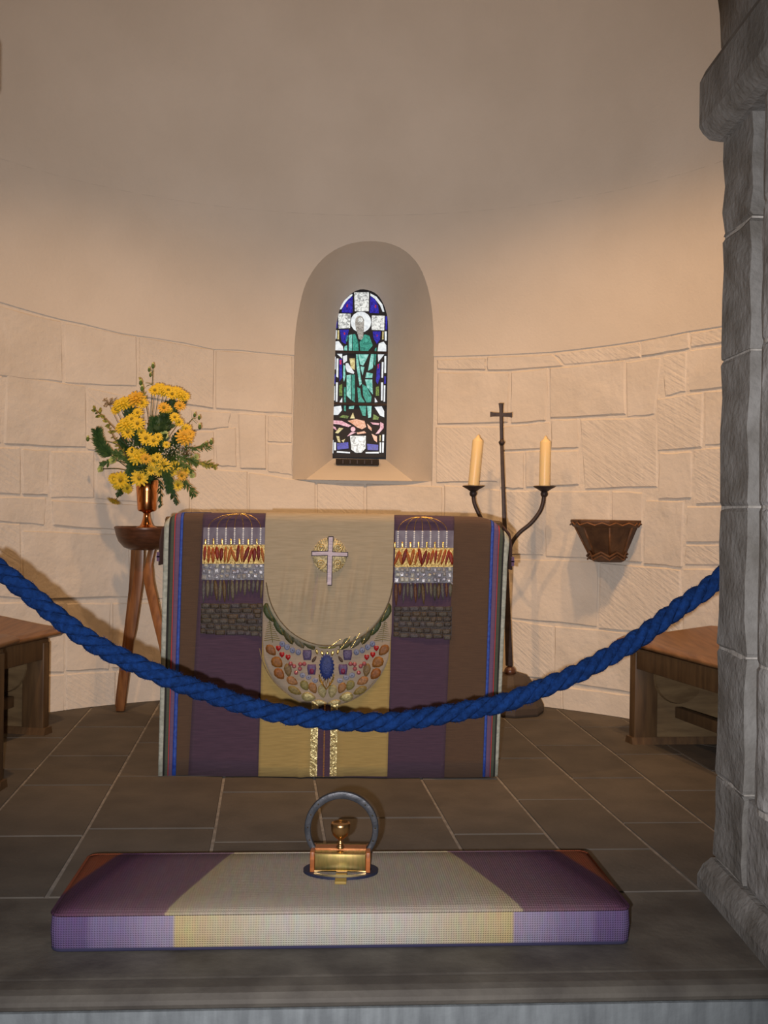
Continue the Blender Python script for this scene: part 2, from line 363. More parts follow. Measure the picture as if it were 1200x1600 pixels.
# ---- window: splayed reveal, sloping sill, stained glass in lead, iron saddle bars, dark vent
YG = 6.15
win = thing('window_1', None, None, cyl(0, ZB, RW)); tag(win, kind='structure')
def resample(pts, n):
    L = [0]
    for p, q in zip(pts, pts[1:]): L.append(L[-1] + (Vector(q) - Vector(p)).length)
    out = []
    for k in range(n):
        s = L[-1]*k/(n - 1)
        for i in range(len(pts) - 1):
            if s <= L[i + 1] + 1e-9:
                t = (s - L[i])/max(L[i+1] - L[i], 1e-9); out.append(Vector(pts[i]).lerp(Vector(pts[i+1]), t)); break
    return out
oL = cyl(TH0, ZB); oR = cyl(TH1, ZB)
outer = [cyl(t, z) for t, z in ARCH]
inner_px = [(524, 545), (526, 505), (533, 478), (545, 462), (557, 454), (566, 452), (578, 454), (590, 461), (600, 477), (606, 502), (606, 548)]
inner = [at(p.x, p.y, YG - .03) for p in spline([(x, y, 0) for x, y in inner_px], 4)]
N = 41
OA, IA = resample(outer, N), resample(inner, N)
oside = lambda p0, p1, k, n: Vector(p0).lerp(Vector(p1), k/n)
iL, iR = at(519, 716, YG - .03), at(603, 718, YG - .03)
oL = oL - Vector((0, 0, .10)); oR = oR - Vector((0, 0, .10)); iL.z -= .15; iR.z -= .15
OUT = [oside(oL, OA[0], k, 6) for k in range(6)] + OA + [oside(OA[-1], oR, k, 6) for k in range(1, 7)]
INN = [oside(iL, IA[0], k, 6) for k in range(6)] + IA + [oside(IA[-1], iR, k, 6) for k in range(1, 7)]
rev = MB(); steps = 5
for s in range(steps):
    for k in range(len(OUT) - 1):
        f = lambda i, t: OUT[i].lerp(INN[i], t) + Vector((0, 0, 0.02*math.sin(math.pi*t) if 8 < i < len(OUT) - 8 else 0))
        rev.add([f(k, s/steps), f(k+1, s/steps), f(k+1, (s+1)/steps), f(k, (s+1)/steps)], [(0, 1, 2, 3)])
ro = rev.build('reveal', M['plaster'], win, True)
weld(ro)
# sill: a level ledge in front, then the slope up to the glass
s0 = at(487, 748, 5.80); s1 = at(632, 753, 5.80); t0_, t1_ = at(519, 716, YG - .02), at(603, 718, YG - .02)
zled = ZB
sl = MB()
s0.x -= .12; s1.x += .12
sl.add([(s0.x, 5.80, s0.z), (s1.x, 5.80, s1.z), t1_ + Vector((.12, 0, 0)), t0_ - Vector((.12, 0, 0)), (s0.x, 5.80, zled - .02), (s1.x, 5.80, zled - .02)], [(0, 1, 2, 3), (4, 5, 1, 0)])
sl.add([(oL.x - .2, oL.y + .004, zled), (oR.x + .2, oR.y + .004, zled), (oR.x + .2, 6.2, zled), (oL.x - .2, 6.2, zled)], [(0, 1, 2, 3)])
sl.build('sill', M['plaster'], win)
vent = MB(); v0, v1 = at(525, 717, 6.02), at(592, 727, 6.02)
vent.box(v0.x, v1.x, 6.0, 6.06, v1.z, v0.z)
vo = vent.build('vent', mat('vent_dark', (0.018, 0.013, 0.01), .8), win); bevel(vo, .003)
vb = MB()
for k in range(1, 6):
    x = v0.x + (v1.x - v0.x)*k/6; vb.box(x - .003, x + .003, 5.994, 6.0, v1.z + .006, v0.z - .006)
vb.build('vent_bars', M['iron'], win)
def gp(x, y, d=YG): return at(500 + x/5.333, 440 + y/5.333, d)
lead_out = [gp(*p) for p in [(95, 1465), (95, 1200), (105, 800), (118, 450), (128, 240), (160, 160), (215, 100), (280, 66), (350, 58), (420, 66), (490, 100), (540, 165), (566, 250), (570, 450), (562, 800), (552, 1200), (545, 1465)]]
ld = MB(); ld.prism(lead_out, (0, .02, 0)); ld.build('lead_sheet', M['lead'], win)

def glass(name, c, c2=None, scale=60, strength=1.0, lo=.35, hi=.65):
    m = bpy.data.materials.new(name); m.use_nodes = True; nt = m.node_tree; p = nt.nodes['Principled BSDF']
    p.inputs['Base Color'].default_value = (*[x*.15 for x in c], 1); p.inputs['Roughness'].default_value = .25
    p.inputs['Emission Strength'].default_value = strength  # panes glow by themselves, in place of daylight from behind
    n = nt.nodes.new('ShaderNodeTexNoise'); n.inputs['Scale'].default_value = scale; n.inputs['Detail'].default_value = 5; n.inputs['Distortion'].default_value = 1.5
    tc = nt.nodes.new('ShaderNodeTexCoord'); nt.links.new(tc.outputs['Object'], n.inputs['Vector'])
    r = nt.nodes.new('ShaderNodeValToRGB'); r.color_ramp.elements[0].position = lo; r.color_ramp.elements[1].position = hi
    r.color_ramp.elements[0].color = (*(c2 or [x*.55 for x in c]), 1); r.color_ramp.elements[1].color = (*c, 1)
    nt.links.new(n.outputs['Fac'], r.inputs['Fac']); nt.links.new(r.outputs['Color'], p.inputs['Emission Color'])
    return m
GL = dict(W=glass('white_glass', (.86, .90, .90), (.62, .66, .70), 30), H=glass('painted_white_glass', (.85, .86, .82), (.20, .21, .21), 42, lo=.36, hi=.56),
          B=glass('blue_glass', (.03, .03, .46), (.012, .004, .14), 60), G=glass('green_glass', (.07, .40, .30), (.01, .13, .10), 45),
          T=glass('teal_glass', (.36, .72, .64), (.06, .36, .29), 40), P=glass('pink_glass', (.85, .55, .58), (.55, .20, .28), 45),
          O=glass('orange_glass', (.90, .58, .42), (.60, .24, .12), 45), Y=glass('yellow_glass', (.78, .70, .36), (.40, .30, .10), 60),
          D=glass('olive_glass', (.20, .30, .05), (.03, .05, .01), 90), F=glass('painted_grey_glass', (.50, .47, .42), (.12, .11, .10), 80), R=glass('red_glass', (.6, .03, .12), (.2, .01, .05), 60))
def circ(cx, cy, r, n=16): return [(cx + r*math.cos(2*math.pi*k/n), cy + r*math.sin(2*math.pi*k/n)) for k in range(n)]
PANES = [
 ('H', [(285,90),(408,88),(405,245),(290,245)]), ('H', [(150,265),(255,268),(250,385),(155,390)]), ('H', [(432,282),(538,285),(535,405),(430,400)]),
 ('W', circ(341,336,86)), ('B', [(180,255),(195,200),(230,150),(272,122),(270,258)]), ('B', [(420,122),(460,150),(485,200),(490,262),(415,258)]),
 ('B', [(165,400),(240,400),(232,440),(215,520),(180,500)]), ('B', [(440,414),(505,414),(500,480),(475,520),(445,470)]),
 ('W', [(160,230),(200,160),(250,112),(270,102),(268,115),(215,170),(178,228)]), ('W', [(420,98),(470,125),(520,190),(536,250),(522,250),(500,195),(455,140),(420,115)]),
 ('W', [(136,225),(150,185),(158,192),(146,230)]), ('B', [(132,270),(144,270),(144,385),(130,385)]), ('B', [(546,290),(560,290),(560,400),(546,400)]),
 ('W', [(130,405),(141,405),(139,475),(128,475)]), ('Y', [(148,405),(160,405),(158,480),(146,480)]), ('Y', [(520,415),(531,415),(529,480),(518,480)]), ('W', [(538,415),(556,415),(555,490),(540,490)]),
 ('W', [(122,500),(155,495),(190,540),(195,576),(125,576)]), ('W', [(142,602),(185,602),(184,640),(165,622)]), ('W', [(490,515),(530,500),(552,530),(552,580),(480,580)]), ('W', [(482,606),(535,606),(486,668)]),
 ('T', [(205,540),(225,530),(227,576),(200,576)]), ('W', [(190,622),(225,612),(225,660),(195,680)]), ('W', [(215,680),(235,680),(285,755),(280,768),(225,750),(212,710)]), ('Y', [(245,640),(290,640),(290,735),(258,720)]),
 ('T', [(240,445),(268,440),(266,576),(240,576)]), ('G', [(273,440),(292,436),(318,500),(322,576),(272,576)]), ('G', [(330,505),(372,440),(410,450),(440,530),(402,576),(335,578)]), ('G', [(220,450),(236,450),(224,500),(212,500)]),
 ('T', [(318,606),(405,606),(385,652),(360,698),(334,690)]), ('T', [(338,706),(370,712),(355,780),(340,730)]), ('T', [(300,606),(313,606),(348,850),(330,868),(306,720)]),
 ('T', [(425,606),(452,590),(440,720),(400,742),(415,660)]), ('T', [(388,756),(440,766),(435,802),(378,802)]), ('T', [(375,815),(435,815),(440,940),(392,880)]), ('G', [(457,562),(470,548),(470,600),(460,700),(452,690)]),
 ('T', [(195,690),(208,702),(212,790),(200,835),(192,800)]), ('T', [(222,780),(256,775),(258,985),(222,950)]), ('G', [(263,775),(290,775),(290,1005),(265,990)]),
 ('G', [(310,880),(335,890),(345,960),(375,1005),(320,1005)]), ('G', [(352,855),(385,872),(430,955),(425,1005),(386,1005),(360,950)]), ('G', [(200,880),(215,880),(215,1005),(200,1005)]),
 ('G', [(325,1034),(385,1034),(380,1120),(355,1115)]), ('T', [(392,1034),(430,1034),(425,1130),(402,1135)]), ('G', [(200,1034),(215,1034),(215,1080),(200,1075)]), ('T', [(240,1042),(285,1034),(280,1060),(240,1060)]), ('Y', [(250,1140),(275,1090),(290,1140)]),
 ('W', [(118,625),(131,625),(129,730),(120,730)]), ('W', [(138,640),(154,640),(151,800),(136,790)]), ('B', [(112,770),(129,770),(127,850),(112,850)]), ('W', [(110,870),(124,870),(124,990),(110,990)]), ('W', [(133,840),(149,840),(145,1000),(132,1000)]),
 ('W', [(515,670),(530,670),(525,800),(512,800)]), ('W', [(537,620),(552,620),(550,760),(536,760)]), ('B', [(535,790),(551,790),(548,850),(535,850)]), ('W', [(508,840),(526,840),(521,990),(508,990)]), ('W', [(532,865),(545,865),(542,1000),(530,1000)]),
 ('B', [(160,650),(182,642),(185,800),(162,830)]), ('B', [(475,700),(500,682),(500,800),(480,855),(466,830)]), ('D', [(160,865),(185,852),(185,950),(160,950)]), ('D', [(465,880),(490,870),(492,950),(465,950)]),
 ('W', [(110,1044),(175,1034),(183,1070),(150,1110),(108,1110)]), ('W', [(163,1004),(185,965),(185,1006)]), ('W', [(455,1044),(515,1040),(535,1080),(535,1130),(500,1115)]), ('W', [(457,965),(480,1002),(457,1006)]),
 ('D', [(160,1130),(190,1112),(240,1120),(230,1140)]), ('D', [(445,1102),(490,1130),(485,1150),(440,1150)]),
 ('P', [(105,1155),(180,1160),(260,1200),(235,1212),(160,1190),(110,1185)]), ('O', [(230,1160),(300,1146),(370,1160),(385,1210),(350,1230),(310,1215),(270,1185)]), ('P', [(502,1170),(530,1185),(530,1220),(490,1265),(462,1270),(500,1220)]), ('P', [(420,1172),(495,1180),(490,1195),(440,1190)]),
 ('Y', [(125,1260),(160,1217),(195,1222),(150,1265)]), ('P', circ(275,1230,20,12)), ('P', [(225,1290),(258,1255),(300,1255),(240,1285)]), ('O', [(392,1182),(430,1220),(430,1245),(402,1220)]), ('O', [(305,1258),(370,1246),(385,1262),(312,1272)]), ('O', [(430,1268),(475,1290),(475,1340),(450,1320)]),
 ('Y', [(135,1285),(160,1290),(170,1340),(150,1335)]), ('Y', [(180,1325),(210,1310),(195,1342)]), ('P', [(105,1200),(130,1215),(140,1240),(110,1222)]),
 ('B', [(140,1348),(235,1338),(238,1390),(145,1400)]), ('B', [(392,1352),(485,1360),(485,1405),(396,1402)]), ('H', [(250,1285),(382,1285),(380,1390),(345,1425),(300,1428),(262,1400)]),
 ('W', [(104,1320),(112,1320),(110,1430),(103,1430)]), ('W', [(118,1340),(132,1340),(132,1405),(118,1405)]), ('Y', [(497,1280),(506,1280),(504,1330),(496,1330)]), ('W', [(520,1275),(535,1275),(533,1330),(520,1330)]), ('W', [(497,1340),(510,1340),(508,1425),(497,1425)]), ('W', [(518,1340),(533,1340),(530,1425),(517,1425)]),
 ('W', [(140,1412),(250,1420),(250,1431),(140,1425)]), ('W', [(380,1420),(490,1418),(490,1431),(380,1431)]),
 ('R', [(200,420),(212,430),(205,445),(196,436)]), ('R', [(470,440),(484,446),(474,462)]), ('R', [(162,655),(180,650),(178,690),(164,690)]), ('R', [(478,690),(492,684),(490,720),(480,724)]), ('R', [(222,190),(234,186),(232,210),(220,214)]), ('R', [(458,192),(470,198),(468,220),(456,214)]),
]
for c, pts in PANES:
    off = .012 if c == 'R' else .008
    mb = MB(); q = [gp(x, y, YG - off) for x, y in pts]; mb.prism(q, (0, off - .001, 0)); mb.build('pane', GL[c], win)
def overlay(c, pts, off=.013):
    mb = MB(); mb.prism([gp(x, y, YG - off) for x, y in pts], (0, .004, 0)); return mb.build('pane', GL[c], win)
overlay('F', [(296,310),(308,292),(330,284),(352,292),(368,320),(366,400),(358,470),(342,486),(322,476),(312,430),(300,400),(292,350)], .012)     # the bearded head
overlay('H', [(312,318),(332,296),(352,306),(362,334),(345,338),(318,336)], .015)
for y, x0, x1 in ((587, 108, 578), (1020, 96, 556)):
    p, q = gp(x0, y - 3, YG - .022), gp(x1, y + 8, YG - .022)
    b = MB(); b.tube([p, q], .009, 8); b.build('saddle_bar', M['iron'], win)

# ---- floor: stone pavers in mortar, threshold slab, step
SL = 0.065                                         # the church stands a little askew to the lens
fb = MB()
fb.add([(-2.4, 2.71 - 2.4*SL, -.004), (2.1, 2.71 + 2.1*SL, -.004), (2.1, 5.75, -.004), (-2.4, 5.75, -.004), (-2.4, 2.71 - 2.4*SL, -.2), (2.1, 2.71 + 2.1*SL, -.2), (2.1, 5.75, -.2), (-2.4, 5.75, -.2)],
       [(0, 1, 2, 3), (4, 7, 6, 5), (0, 4, 5, 1), (1, 5, 6, 2), (2, 6, 7, 3), (3, 7, 4, 0)])
floor = tag(fb.build('floor', mat('floor_mortar', (.26, .245, .225), .9, c2=(.17, .16, .145), scale=30, spec=.2)), kind='structure')
KJ = -0.11
JX = [-2.4, -1.62, -1.21, -.885, -.488, -.15, .253, .548, .83, 1.09, 1.42, 1.9, 2.5]
CROSS = [[3.2, 3.8, 4.4], [3.3, 3.95, 4.5], [3.15, 3.74, 4.19, 4.75], [3.24, 3.885, 4.45, 5.0], [3.126, 3.685, 4.3, 4.9], [3.39, 4.0, 4.6, 5.2], [3.235, 3.9, 4.5, 5.1], [3.10, 3.64, 4.25, 4.85], [3.38, 3.95, 4.5, 5.05], [3.2, 3.785, 4.35, 4.9], [3.45, 4.1, 4.7], [3.3, 4.0]]
def jx(i, y): return JX[i] + KJ*(y - 3) + (.03 if i == 9 else 0)*(y - 3)
g = .006
for i in range(len(JX) - 1):
    xm = (JX[i] + JX[i+1])/2
    ys = [2.71] + [c for c in CROSS[i]] + [5.75]
    for j in range(len(ys) - 1):
        y0, y1 = ys[j], ys[j+1]
        pts = []
        for (ii, yy, sx, sy) in ((i, y0, 1, 1), (i+1, y0, -1, 1), (i+1, y1, -1, -1), (i, y1, 1, -1)):
            ylim = yy
            for _ in range(4):
                xx = jx(ii, ylim); ylim = min(yy, CY + math.sqrt(max((RW + .03)**2 - (xx - CX)**2, 0)))
            xx = jx(ii, ylim); sk = SL*xx if j == 0 and sy == 1 else SL*(xx - xm)
            if ylim < yy: sk = 0
            pts.append((xx + sx*g, ylim + sk + sy*g*.8))
        cen = (sum(p[0] for p in pts)/4, sum(p[1] for p in pts)/4)
        cl = []
        for x, y in pts:                                # pavers stop under the foot of the wall
            dx, dy = x - CX, y - CY
            if y > CY and math.hypot(dx, dy) > RW + .03:
                y = CY + math.sqrt(max((RW + .03)**2 - dx*dx, 0))
            x = max(min(x, CX + RW + .03), CX - RW - .03)
            cl.append((x, y))
        ar = abs(sum(cl[k][0]*cl[(k+1) % 4][1] - cl[(k+1) % 4][0]*cl[k][1] for k in range(4)))/2
        if ar < .01: continue
        h = random.uniform(-.0015, .0005)
        mb = MB(); mb.levels([[(x, y, -.03) for x, y in cl], [(x, y, h - .003) for x, y in cl],
                              [(x + (cen[0] - x)*.006, y + (cen[1] - y)*.006, h) for x, y in cl]])
        mb.build('paver', M['paver'][(i*3 + j*5) % 2], floor)
# threshold slab with a rounded nosing, over a paler riser
def frame_pt(x, y, z): return Vector((x, y + SL*x, z))
th_prof = [(2.70, -.02), (2.70, 0.001), (2.262, 0.0), (2.245, -.001), (2.238, -.003), (2.23, .0), (2.195, -.001), (2.178, -.006), (2.168, -.016), (2.165, -.024), (2.167, -.032), (2.172, -.036), (2.70, -.036)]
for x0, x1 in ((-1.5, .93), (.93, 1.6)):
    mb = MB(); mb.levels([[frame_pt(x, y, z) for y, z in th_prof] for x in (x0 + .002, x1 - .002)])
    o = mb.build('threshold_slab', M['threshold'], floor, False)
rs = MB(); rs.levels([[frame_pt(x, y, z) for y, z in ((2.70, -.036), (2.163, -.036), (2.163, -.2), (2.70, -.2))] for x in (-1.5, 1.6)])
rs.build('riser', M['riser'], floor)
nf = MB(); nf.add([(-3.5, -3, -.19), (3.5, -3, -.19), (3.5, 2.4, -.19), (-3.5, 2.4, -.19)], [(0, 1, 2, 3)])
tag(nf.build('floor_nave', M['paver'][1]), kind='structure')

# ---- chancel arch: jambs of coursed stone, impost, voussoirs, wall above
FZ = [0.085, 0.31, 0.65, 1.025, 1.415, 1.745, 2.02]
arch = MB()
ACX, AR = -0.10, 0.995
def wall_rect(x0, x1, z0, z1):
    arch.levels([[frame_pt(x, y, z) for x, y in ((x0, 2.11), (x1, 2.11), (x1, 2.73), (x0, 2.73))] for z in (z0, z1)])
wall_rect(1.16, 3.4, -.19, 4.6); wall_rect(-3.4, -1.36, -.19, 4.6)
segs = [(ACX + (AR + .27)*math.cos(R_(a)), 2.12 + (AR + .27)*math.sin(R_(a))) for a in range(0, 181, 10)]
for (x0, z0), (x1, z1) in zip(segs, segs[1:]):
    arch.hexa([frame_pt(x0, 2.11, z0), frame_pt(x1, 2.11, z1), frame_pt(x1, 2.73, z1), frame_pt(x0, 2.73, z0), frame_pt(x0, 2.11, 4.6), frame_pt(x1, 2.11, 4.6), frame_pt(x1, 2.73, 4.6), frame_pt(x0, 2.73, 4.6)])
awall = tag(arch.build('wall_arch', M['grey_stone']), kind='structure')
def block(plan, z0, z1, jit, material, name='stone', lv=4, inset=.004):
    """stone of the given plan (frame coordinates) with worn, uneven arrises"""
    rings = []; cx = sum(p[0] for p in plan)/len(plan); cy = sum(p[1] for p in plan)/len(plan)
    zz = [z0 + .003, z0 + .012] + [z0 + (z1 - z0)*k/lv for k in range(1, lv)] + [z1 - .012, z1 - .003]
    for k, z in enumerate(zz):
        e = inset if k in (0, len(zz) - 1) else 0
        ring = []
        for x, y in plan:
            d = math.hypot(cx - x, cy - y)
            ring.append(frame_pt(x + (cx - x)/d*e + random.uniform(-jit, jit), y + (cy - y)/d*e + random.uniform(-jit, jit), z))
        rings.append(ring)
    mb = MB(); mb.levels(rings); return mb.build(name, material, awall, False)
def smooth_plan(c, r, a0, a1, n): return [(c[0] + r*math.cos(R_(a0 + (a1 - a0)*k/n)), c[1] + r*math.sin(R_(a0 + (a1 - a0)*k/n))) for k in range(n + 1)]
for sx in (1, -1):
    mx = (lambda p: [(ACX + sx*(x - ACX), y) for x, y in p])
    for k in range(len(FZ) - 1):
        z0, z1 = FZ[k], FZ[k+1]
        far = [(.897, 2.50), (.897, 2.60), (.897, 2.712), (.907, 2.722), (1.16, 2.722), (1.16, 2.50)]
        block(mx(far), z0, z1, .0045, M['grey_stone'], inset=.005)
        dz = random.uniform(-.05, .05) if 1 <= k < len(FZ) - 2 else 0
        if k == 0:
            near = [(.905, 2.49), (1.16, 2.49), (1.16, 2.12), (.93, 2.12), (.905, 2.16)]
            block(mx(near), z0, z1, .003, M['grey_stone_b'])
        else:
            near = smooth_plan((1.012, 2.36), .128, 110, 305, 12) + [(1.16, 2.22), (1.16, 2.49)]
            block(mx(near), z0, z1, .002, M['grey_stone_b'])
    # chamfered plinth
    pl = [[frame_pt(ACX + sx*(x - ACX), y, z) for x, y in ((x0, 2.105), (x0, 2.71 + dy), (1.16, 2.71 + dy), (1.16, 2.105))] for x0, dy, z in ((.862, .04, -.0), (.862, .04, .03), (.874, .03, .062), (.892, .014, .085))]
    mb = MB(); mb.levels(pl); mb.build('plinth', M['grey_stone'], awall)
    # impost: hollow below, upright face, chamfer above
    im = [[frame_pt(ACX + sx*(x - ACX), y, z) for x, y in ((x0, 2.09), (x0, 2.72 + dy), (1.17, 2.72 + dy), (1.17, 2.09))] for x0, dy, z in
          ((.885, .0, 2.005), (.862, .01, 2.012), (.845, .015, 2.03), (.838, .02, 2.045), (.836, .02, 2.05), (.836, .02, 2.17), (.85, .015, 2.20), (.885, .005, 2.245), (.90, .0, 2.25))]
    mb = MB(); mb.levels(im); mb.build('impost', M['grey_stone'], awall)
nv = 15
for k in range(nv):
    a0, a1 = R_(180*k/nv + .25), R_(180*(k+1)/nv - .25)
    ring = lambda y: [frame_pt(ACX + r*math.cos(a), y, 2.25 + r*math.sin(a)) for r, a in ((AR - .005, a0), (AR + .3, a0), (AR + .3, a1), (AR - .005, (a1)), (AR - .005, (a0 + a1)/2))]
    mb = MB(); mb.levels([ring(2.10), ring(2.735)]); bevel(mb.build('voussoir', M['grey_stone'], awall), .006, 1)
mb = MB(); mb.levels([[frame_pt(x, y, z) for x, y in ((.903, 2.51), (1.15, 2.51), (1.15, 2.715), (.903, 2.715))] for z in (.02, 2.01)])
mb.levels([[frame_pt(x, y, z) for x, y in smooth_plan((1.012, 2.36), .124, 110, 305, 12) + [(1.15, 2.23), (1.15, 2.5)]] for z in (.3, 2.01)])
mb.levels([[frame_pt(x, y, z) for x, y in ((-1.103, 2.51), (-1.35, 2.51), (-1.35, 2.715), (-1.103, 2.715))] for z in (.02, 2.01)])
mb.build('mortar', M['mortar'], awall)

# ================================================================== THE ALTAR AND ITS FRONTAL
YF = 3.89
altar = thing('altar', 'altar standing before the apse window, hidden under its striped frontal', 'altar', (-.19, 4.25, 0))
mb = MB(); mb.box(-.80, .41, 3.93, 4.52, .0, .93); mb.build('body', M['dark_oak'], altar)
mb = MB(); mb.box(-.83, .45, 3.92, 4.56, .93, .972); bevel(mb.build('table_top', M['dark_oak'], altar), .01)

frontal = thing('altar_frontal', 'embroidered purple, brown and cream altar frontal with a silver cross', 'altar cloth', (-.19, 3.89, 0))
C_ = dict(brown=weave('brown_wool', (0.112, 0.065, 0.038), (0.083, 0.048, 0.03), 130, 130), purple=weave('purple_silk', (0.085, 0.046, 0.080), (0.055, 0.031, 0.057), 150, 110),
          cream=weave('cream_silk', (0.45, 0.375, 0.26), (0.36, 0.30, 0.20), 160, 120), gold=weave('gold_silk', (0.42, 0.305, 0.11), (0.33, 0.235, 0.08), 140, 110), blush=weave('blush_silk', (0.41, 0.33, 0.245), (0.34, 0.27, 0.20), 160, 130),
          blue=mat('blue_ribbon', (0.010, 0.035, 0.24), .6, c2=(.02, .07, .36), scale=90), lilac=weave('lilac_ribbon', (0.17, 0.10, 0.20), (0.13, 0.08, 0.16), 150, 120), red=mat('red_cord', (0.42, 0.03, 0.03), .7),
          green=weave('green_ribbon', (0.085, 0.105, 0.075), (.06, .08, .055), 150, 120), black=mat('black_ribbon', (0.012, 0.011, 0.012), .8), grey=mat('silver_braid', (0.36, 0.38, 0.33), .6, c2=(.24, .26, .22), scale=60, bump=.002, bscale=120))
def drop(x):
    d = 0
    if x < -.755: d = .05*((-.755 - x)/.075)**2
    if x > .36: d = .075*((x - .36)/.11)**2
    return d
def front_depth(x): return YF + .018*x
def panel(name, xt, xb, py_bottom, off, material, parent, nc=10, nr=14, folds=None, back=4.50, thick=.003):
    """cloth hanging over the altar front; xt, xb: pixel columns of its two edges at the altar top and hem"""
    vs_, fs = [], []
    rows = None
    for i in range(nc + 1):
        s = i/nc
        p_t = xt[0] + (xt[1] - xt[0])*s; p_b = xb[0] + (xb[1] - xb[0])*s
        pyb = py_bottom(s) if callable(py_bottom) else py_bottom
        zb = at((p_t + p_b)/2, pyb, YF).z
        zb = max(zb, .004)
        col = []
        x_top = at(p_t, 810, YF).x
        zt = .985 - drop(x_top) + off*.35
        for y in (back, 4.25, 4.05): col.append((x_top, y, zt))
        rr = .03
        for a in (0, 25, 50, 75, 90):
            y = front_depth(x_top) - off + rr - rr*math.sin(R_(a)); z = zt - rr + rr*math.cos(R_(a)); col.append((x_top, y, z))
        z1 = zt - rr
        for k in range(1, nr + 1):
            t = k/nr; z = z1 + (zb - z1)*t
            w = (.985 - z)/.985
            px = p_t + (p_b - p_t)*w
            x = at(px, 810 + w*404, YF).x
            wave = .004*math.sin(x*21 + 1.0)*w + (folds(s, z) if folds else 0)
            col.append((x, front_depth(x) - off - wave, z))
        rows = len(col); vs_ += col
    for i in range(nc):
        for j in range(rows - 1): fs.append((i*rows + j, (i+1)*rows + j, (i+1)*rows + j + 1, i*rows + j + 1))
    mb = MB(); mb.add(vs_, fs); o = mb.build(name, material, parent, True)
    sm = o.modifiers.new('thickness', 'SOLIDIFY'); sm.thickness = thick; sm.offset = 0
    return o
def fold_fn(s, z):
    f = 0
    for c, w, a, zz in ((.16, .022, .010, .70), (.33, .024, .018, .69), (.395, .018, -.014, .68), (.47, .02, .014, .65), (.68, .02, .012, .70), (.80, .022, .010, .74), (.24, .018, .009, .66), (.57, .015, .008, .66)):
        k = max(0, 1 - abs(z - zz)/.16)
        f += a*math.exp(-((s - c - (z - zz)*.25)/w)**2)*k
    return f
def gold_fold(s, z):
    return .010*math.exp(-((s - .33)/.03)**2)*max(0, 1 - z/.18) + .007*math.exp(-((s - .64)/.02)**2)*max(0, 1 - z/.2)
base = panel('brown_cloth', (268, 790), (257, 773), 1215, 0, C_['brown'], frontal, 40)
pl_ = panel('purple_panel', (318, 418), (295, 405), 1216, .004, C_['purple'], frontal, 14)
pr_ = panel('purple_panel', (614, 710), (603, 694), 1216, .004, C_['purple'], frontal, 14)
panel('hem_band', (400, 620), (398, 612), 1218, .0035, C_['purple'], frontal, 8)
gold_p = panel('gold_panel', (416, 616), (404, 605), 1212, .008, C_['gold'], frontal, 40, 24, gold_fold)
arc_out = lambda s: 1000 + 103*math.sqrt(max(0, 1 - ((s - .5)/.5)**2)) if 0 < s < 1 else 990
arc_in = lambda s: 893 + 117*math.sqrt(max(0, 1 - ((s - .5)/.5)**2))**.9
cres = panel('crescent_panel', (416, 616), (404, 606), arc_out, .012, C_['blush'], frontal, 48, 20)
flap = panel('cream_panel', (416, 616), (405, 607), arc_in, .018, C_['cream'], frontal, 130, 36, fold_fn)
for nm, mt, l, r in (('blue_ribbon', 'blue', ((284, 288), (270, 276)), ((768, 772.5), (754, 758))), ('lilac_ribbon', 'lilac', ((276, 284), (264.5, 270)), ((772.5, 780), (758, 765))),
                     ('red_cord', 'red', ((275, 276.2), (263.5, 264.6)), ((780, 781), (765, 766))), ('green_ribbon', 'green', ((269.5, 275), (258.5, 263.5)), ((781, 786.5), (766, 771))),
                     ('black_ribbon', 'black', ((266.5, 269.5), (256, 258.5)), ((786.5, 789), (771, 773)))):
    for xt, xb in (l, r): panel(nm, xt, xb, 1214, .006 if nm != 'red_cord' else .008, C_[mt], frontal, 2)
for xt, xb in (((259, 266.5), (249.5, 256)), ((789, 796), (773, 777.5))): panel('silver_braid', xt, xb, 1213, .009, C_['grey'], frontal, 3, thick=.006)
# the ends of the cloth hanging over the altar's sides
for x, sx in ((-.858, -1), (.492, 1)):
    mb = MB(); pts = []
    for y in (3.96, 4.2, 4.5): pts += [(x - sx*.035, y, .955), (x - sx*.008, y, .925), (x, y, .88), (x + sx*.002, y, .785)]
    mb.add(pts, [(i*4 + j, i*4 + j + 1, (i+1)*4 + j + 1, (i+1)*4 + j) for i in range(2) for j in range(3)])
    e = mb.build('end_drop', mat('end_cloth', (.055, .026, .02), .85), frontal, True); s_ = e.modifiers.new('t', 'SOLIDIFY'); s_.thickness = .006
    mb = MB(); mb.box(min(x, x + sx*.006) - .002, max(x, x + sx*.006) + .002, 3.955, 4.5, .80, .835); mb.build('end_ribbon', C_['lilac'], e)
    mb = MB(); mb.box(min(x, x + sx*.007) - .002, max(x, x + sx*.007) + .002, 3.955, 4.5, .815, .82); mb.build('end_cord', C_['blue'], e)

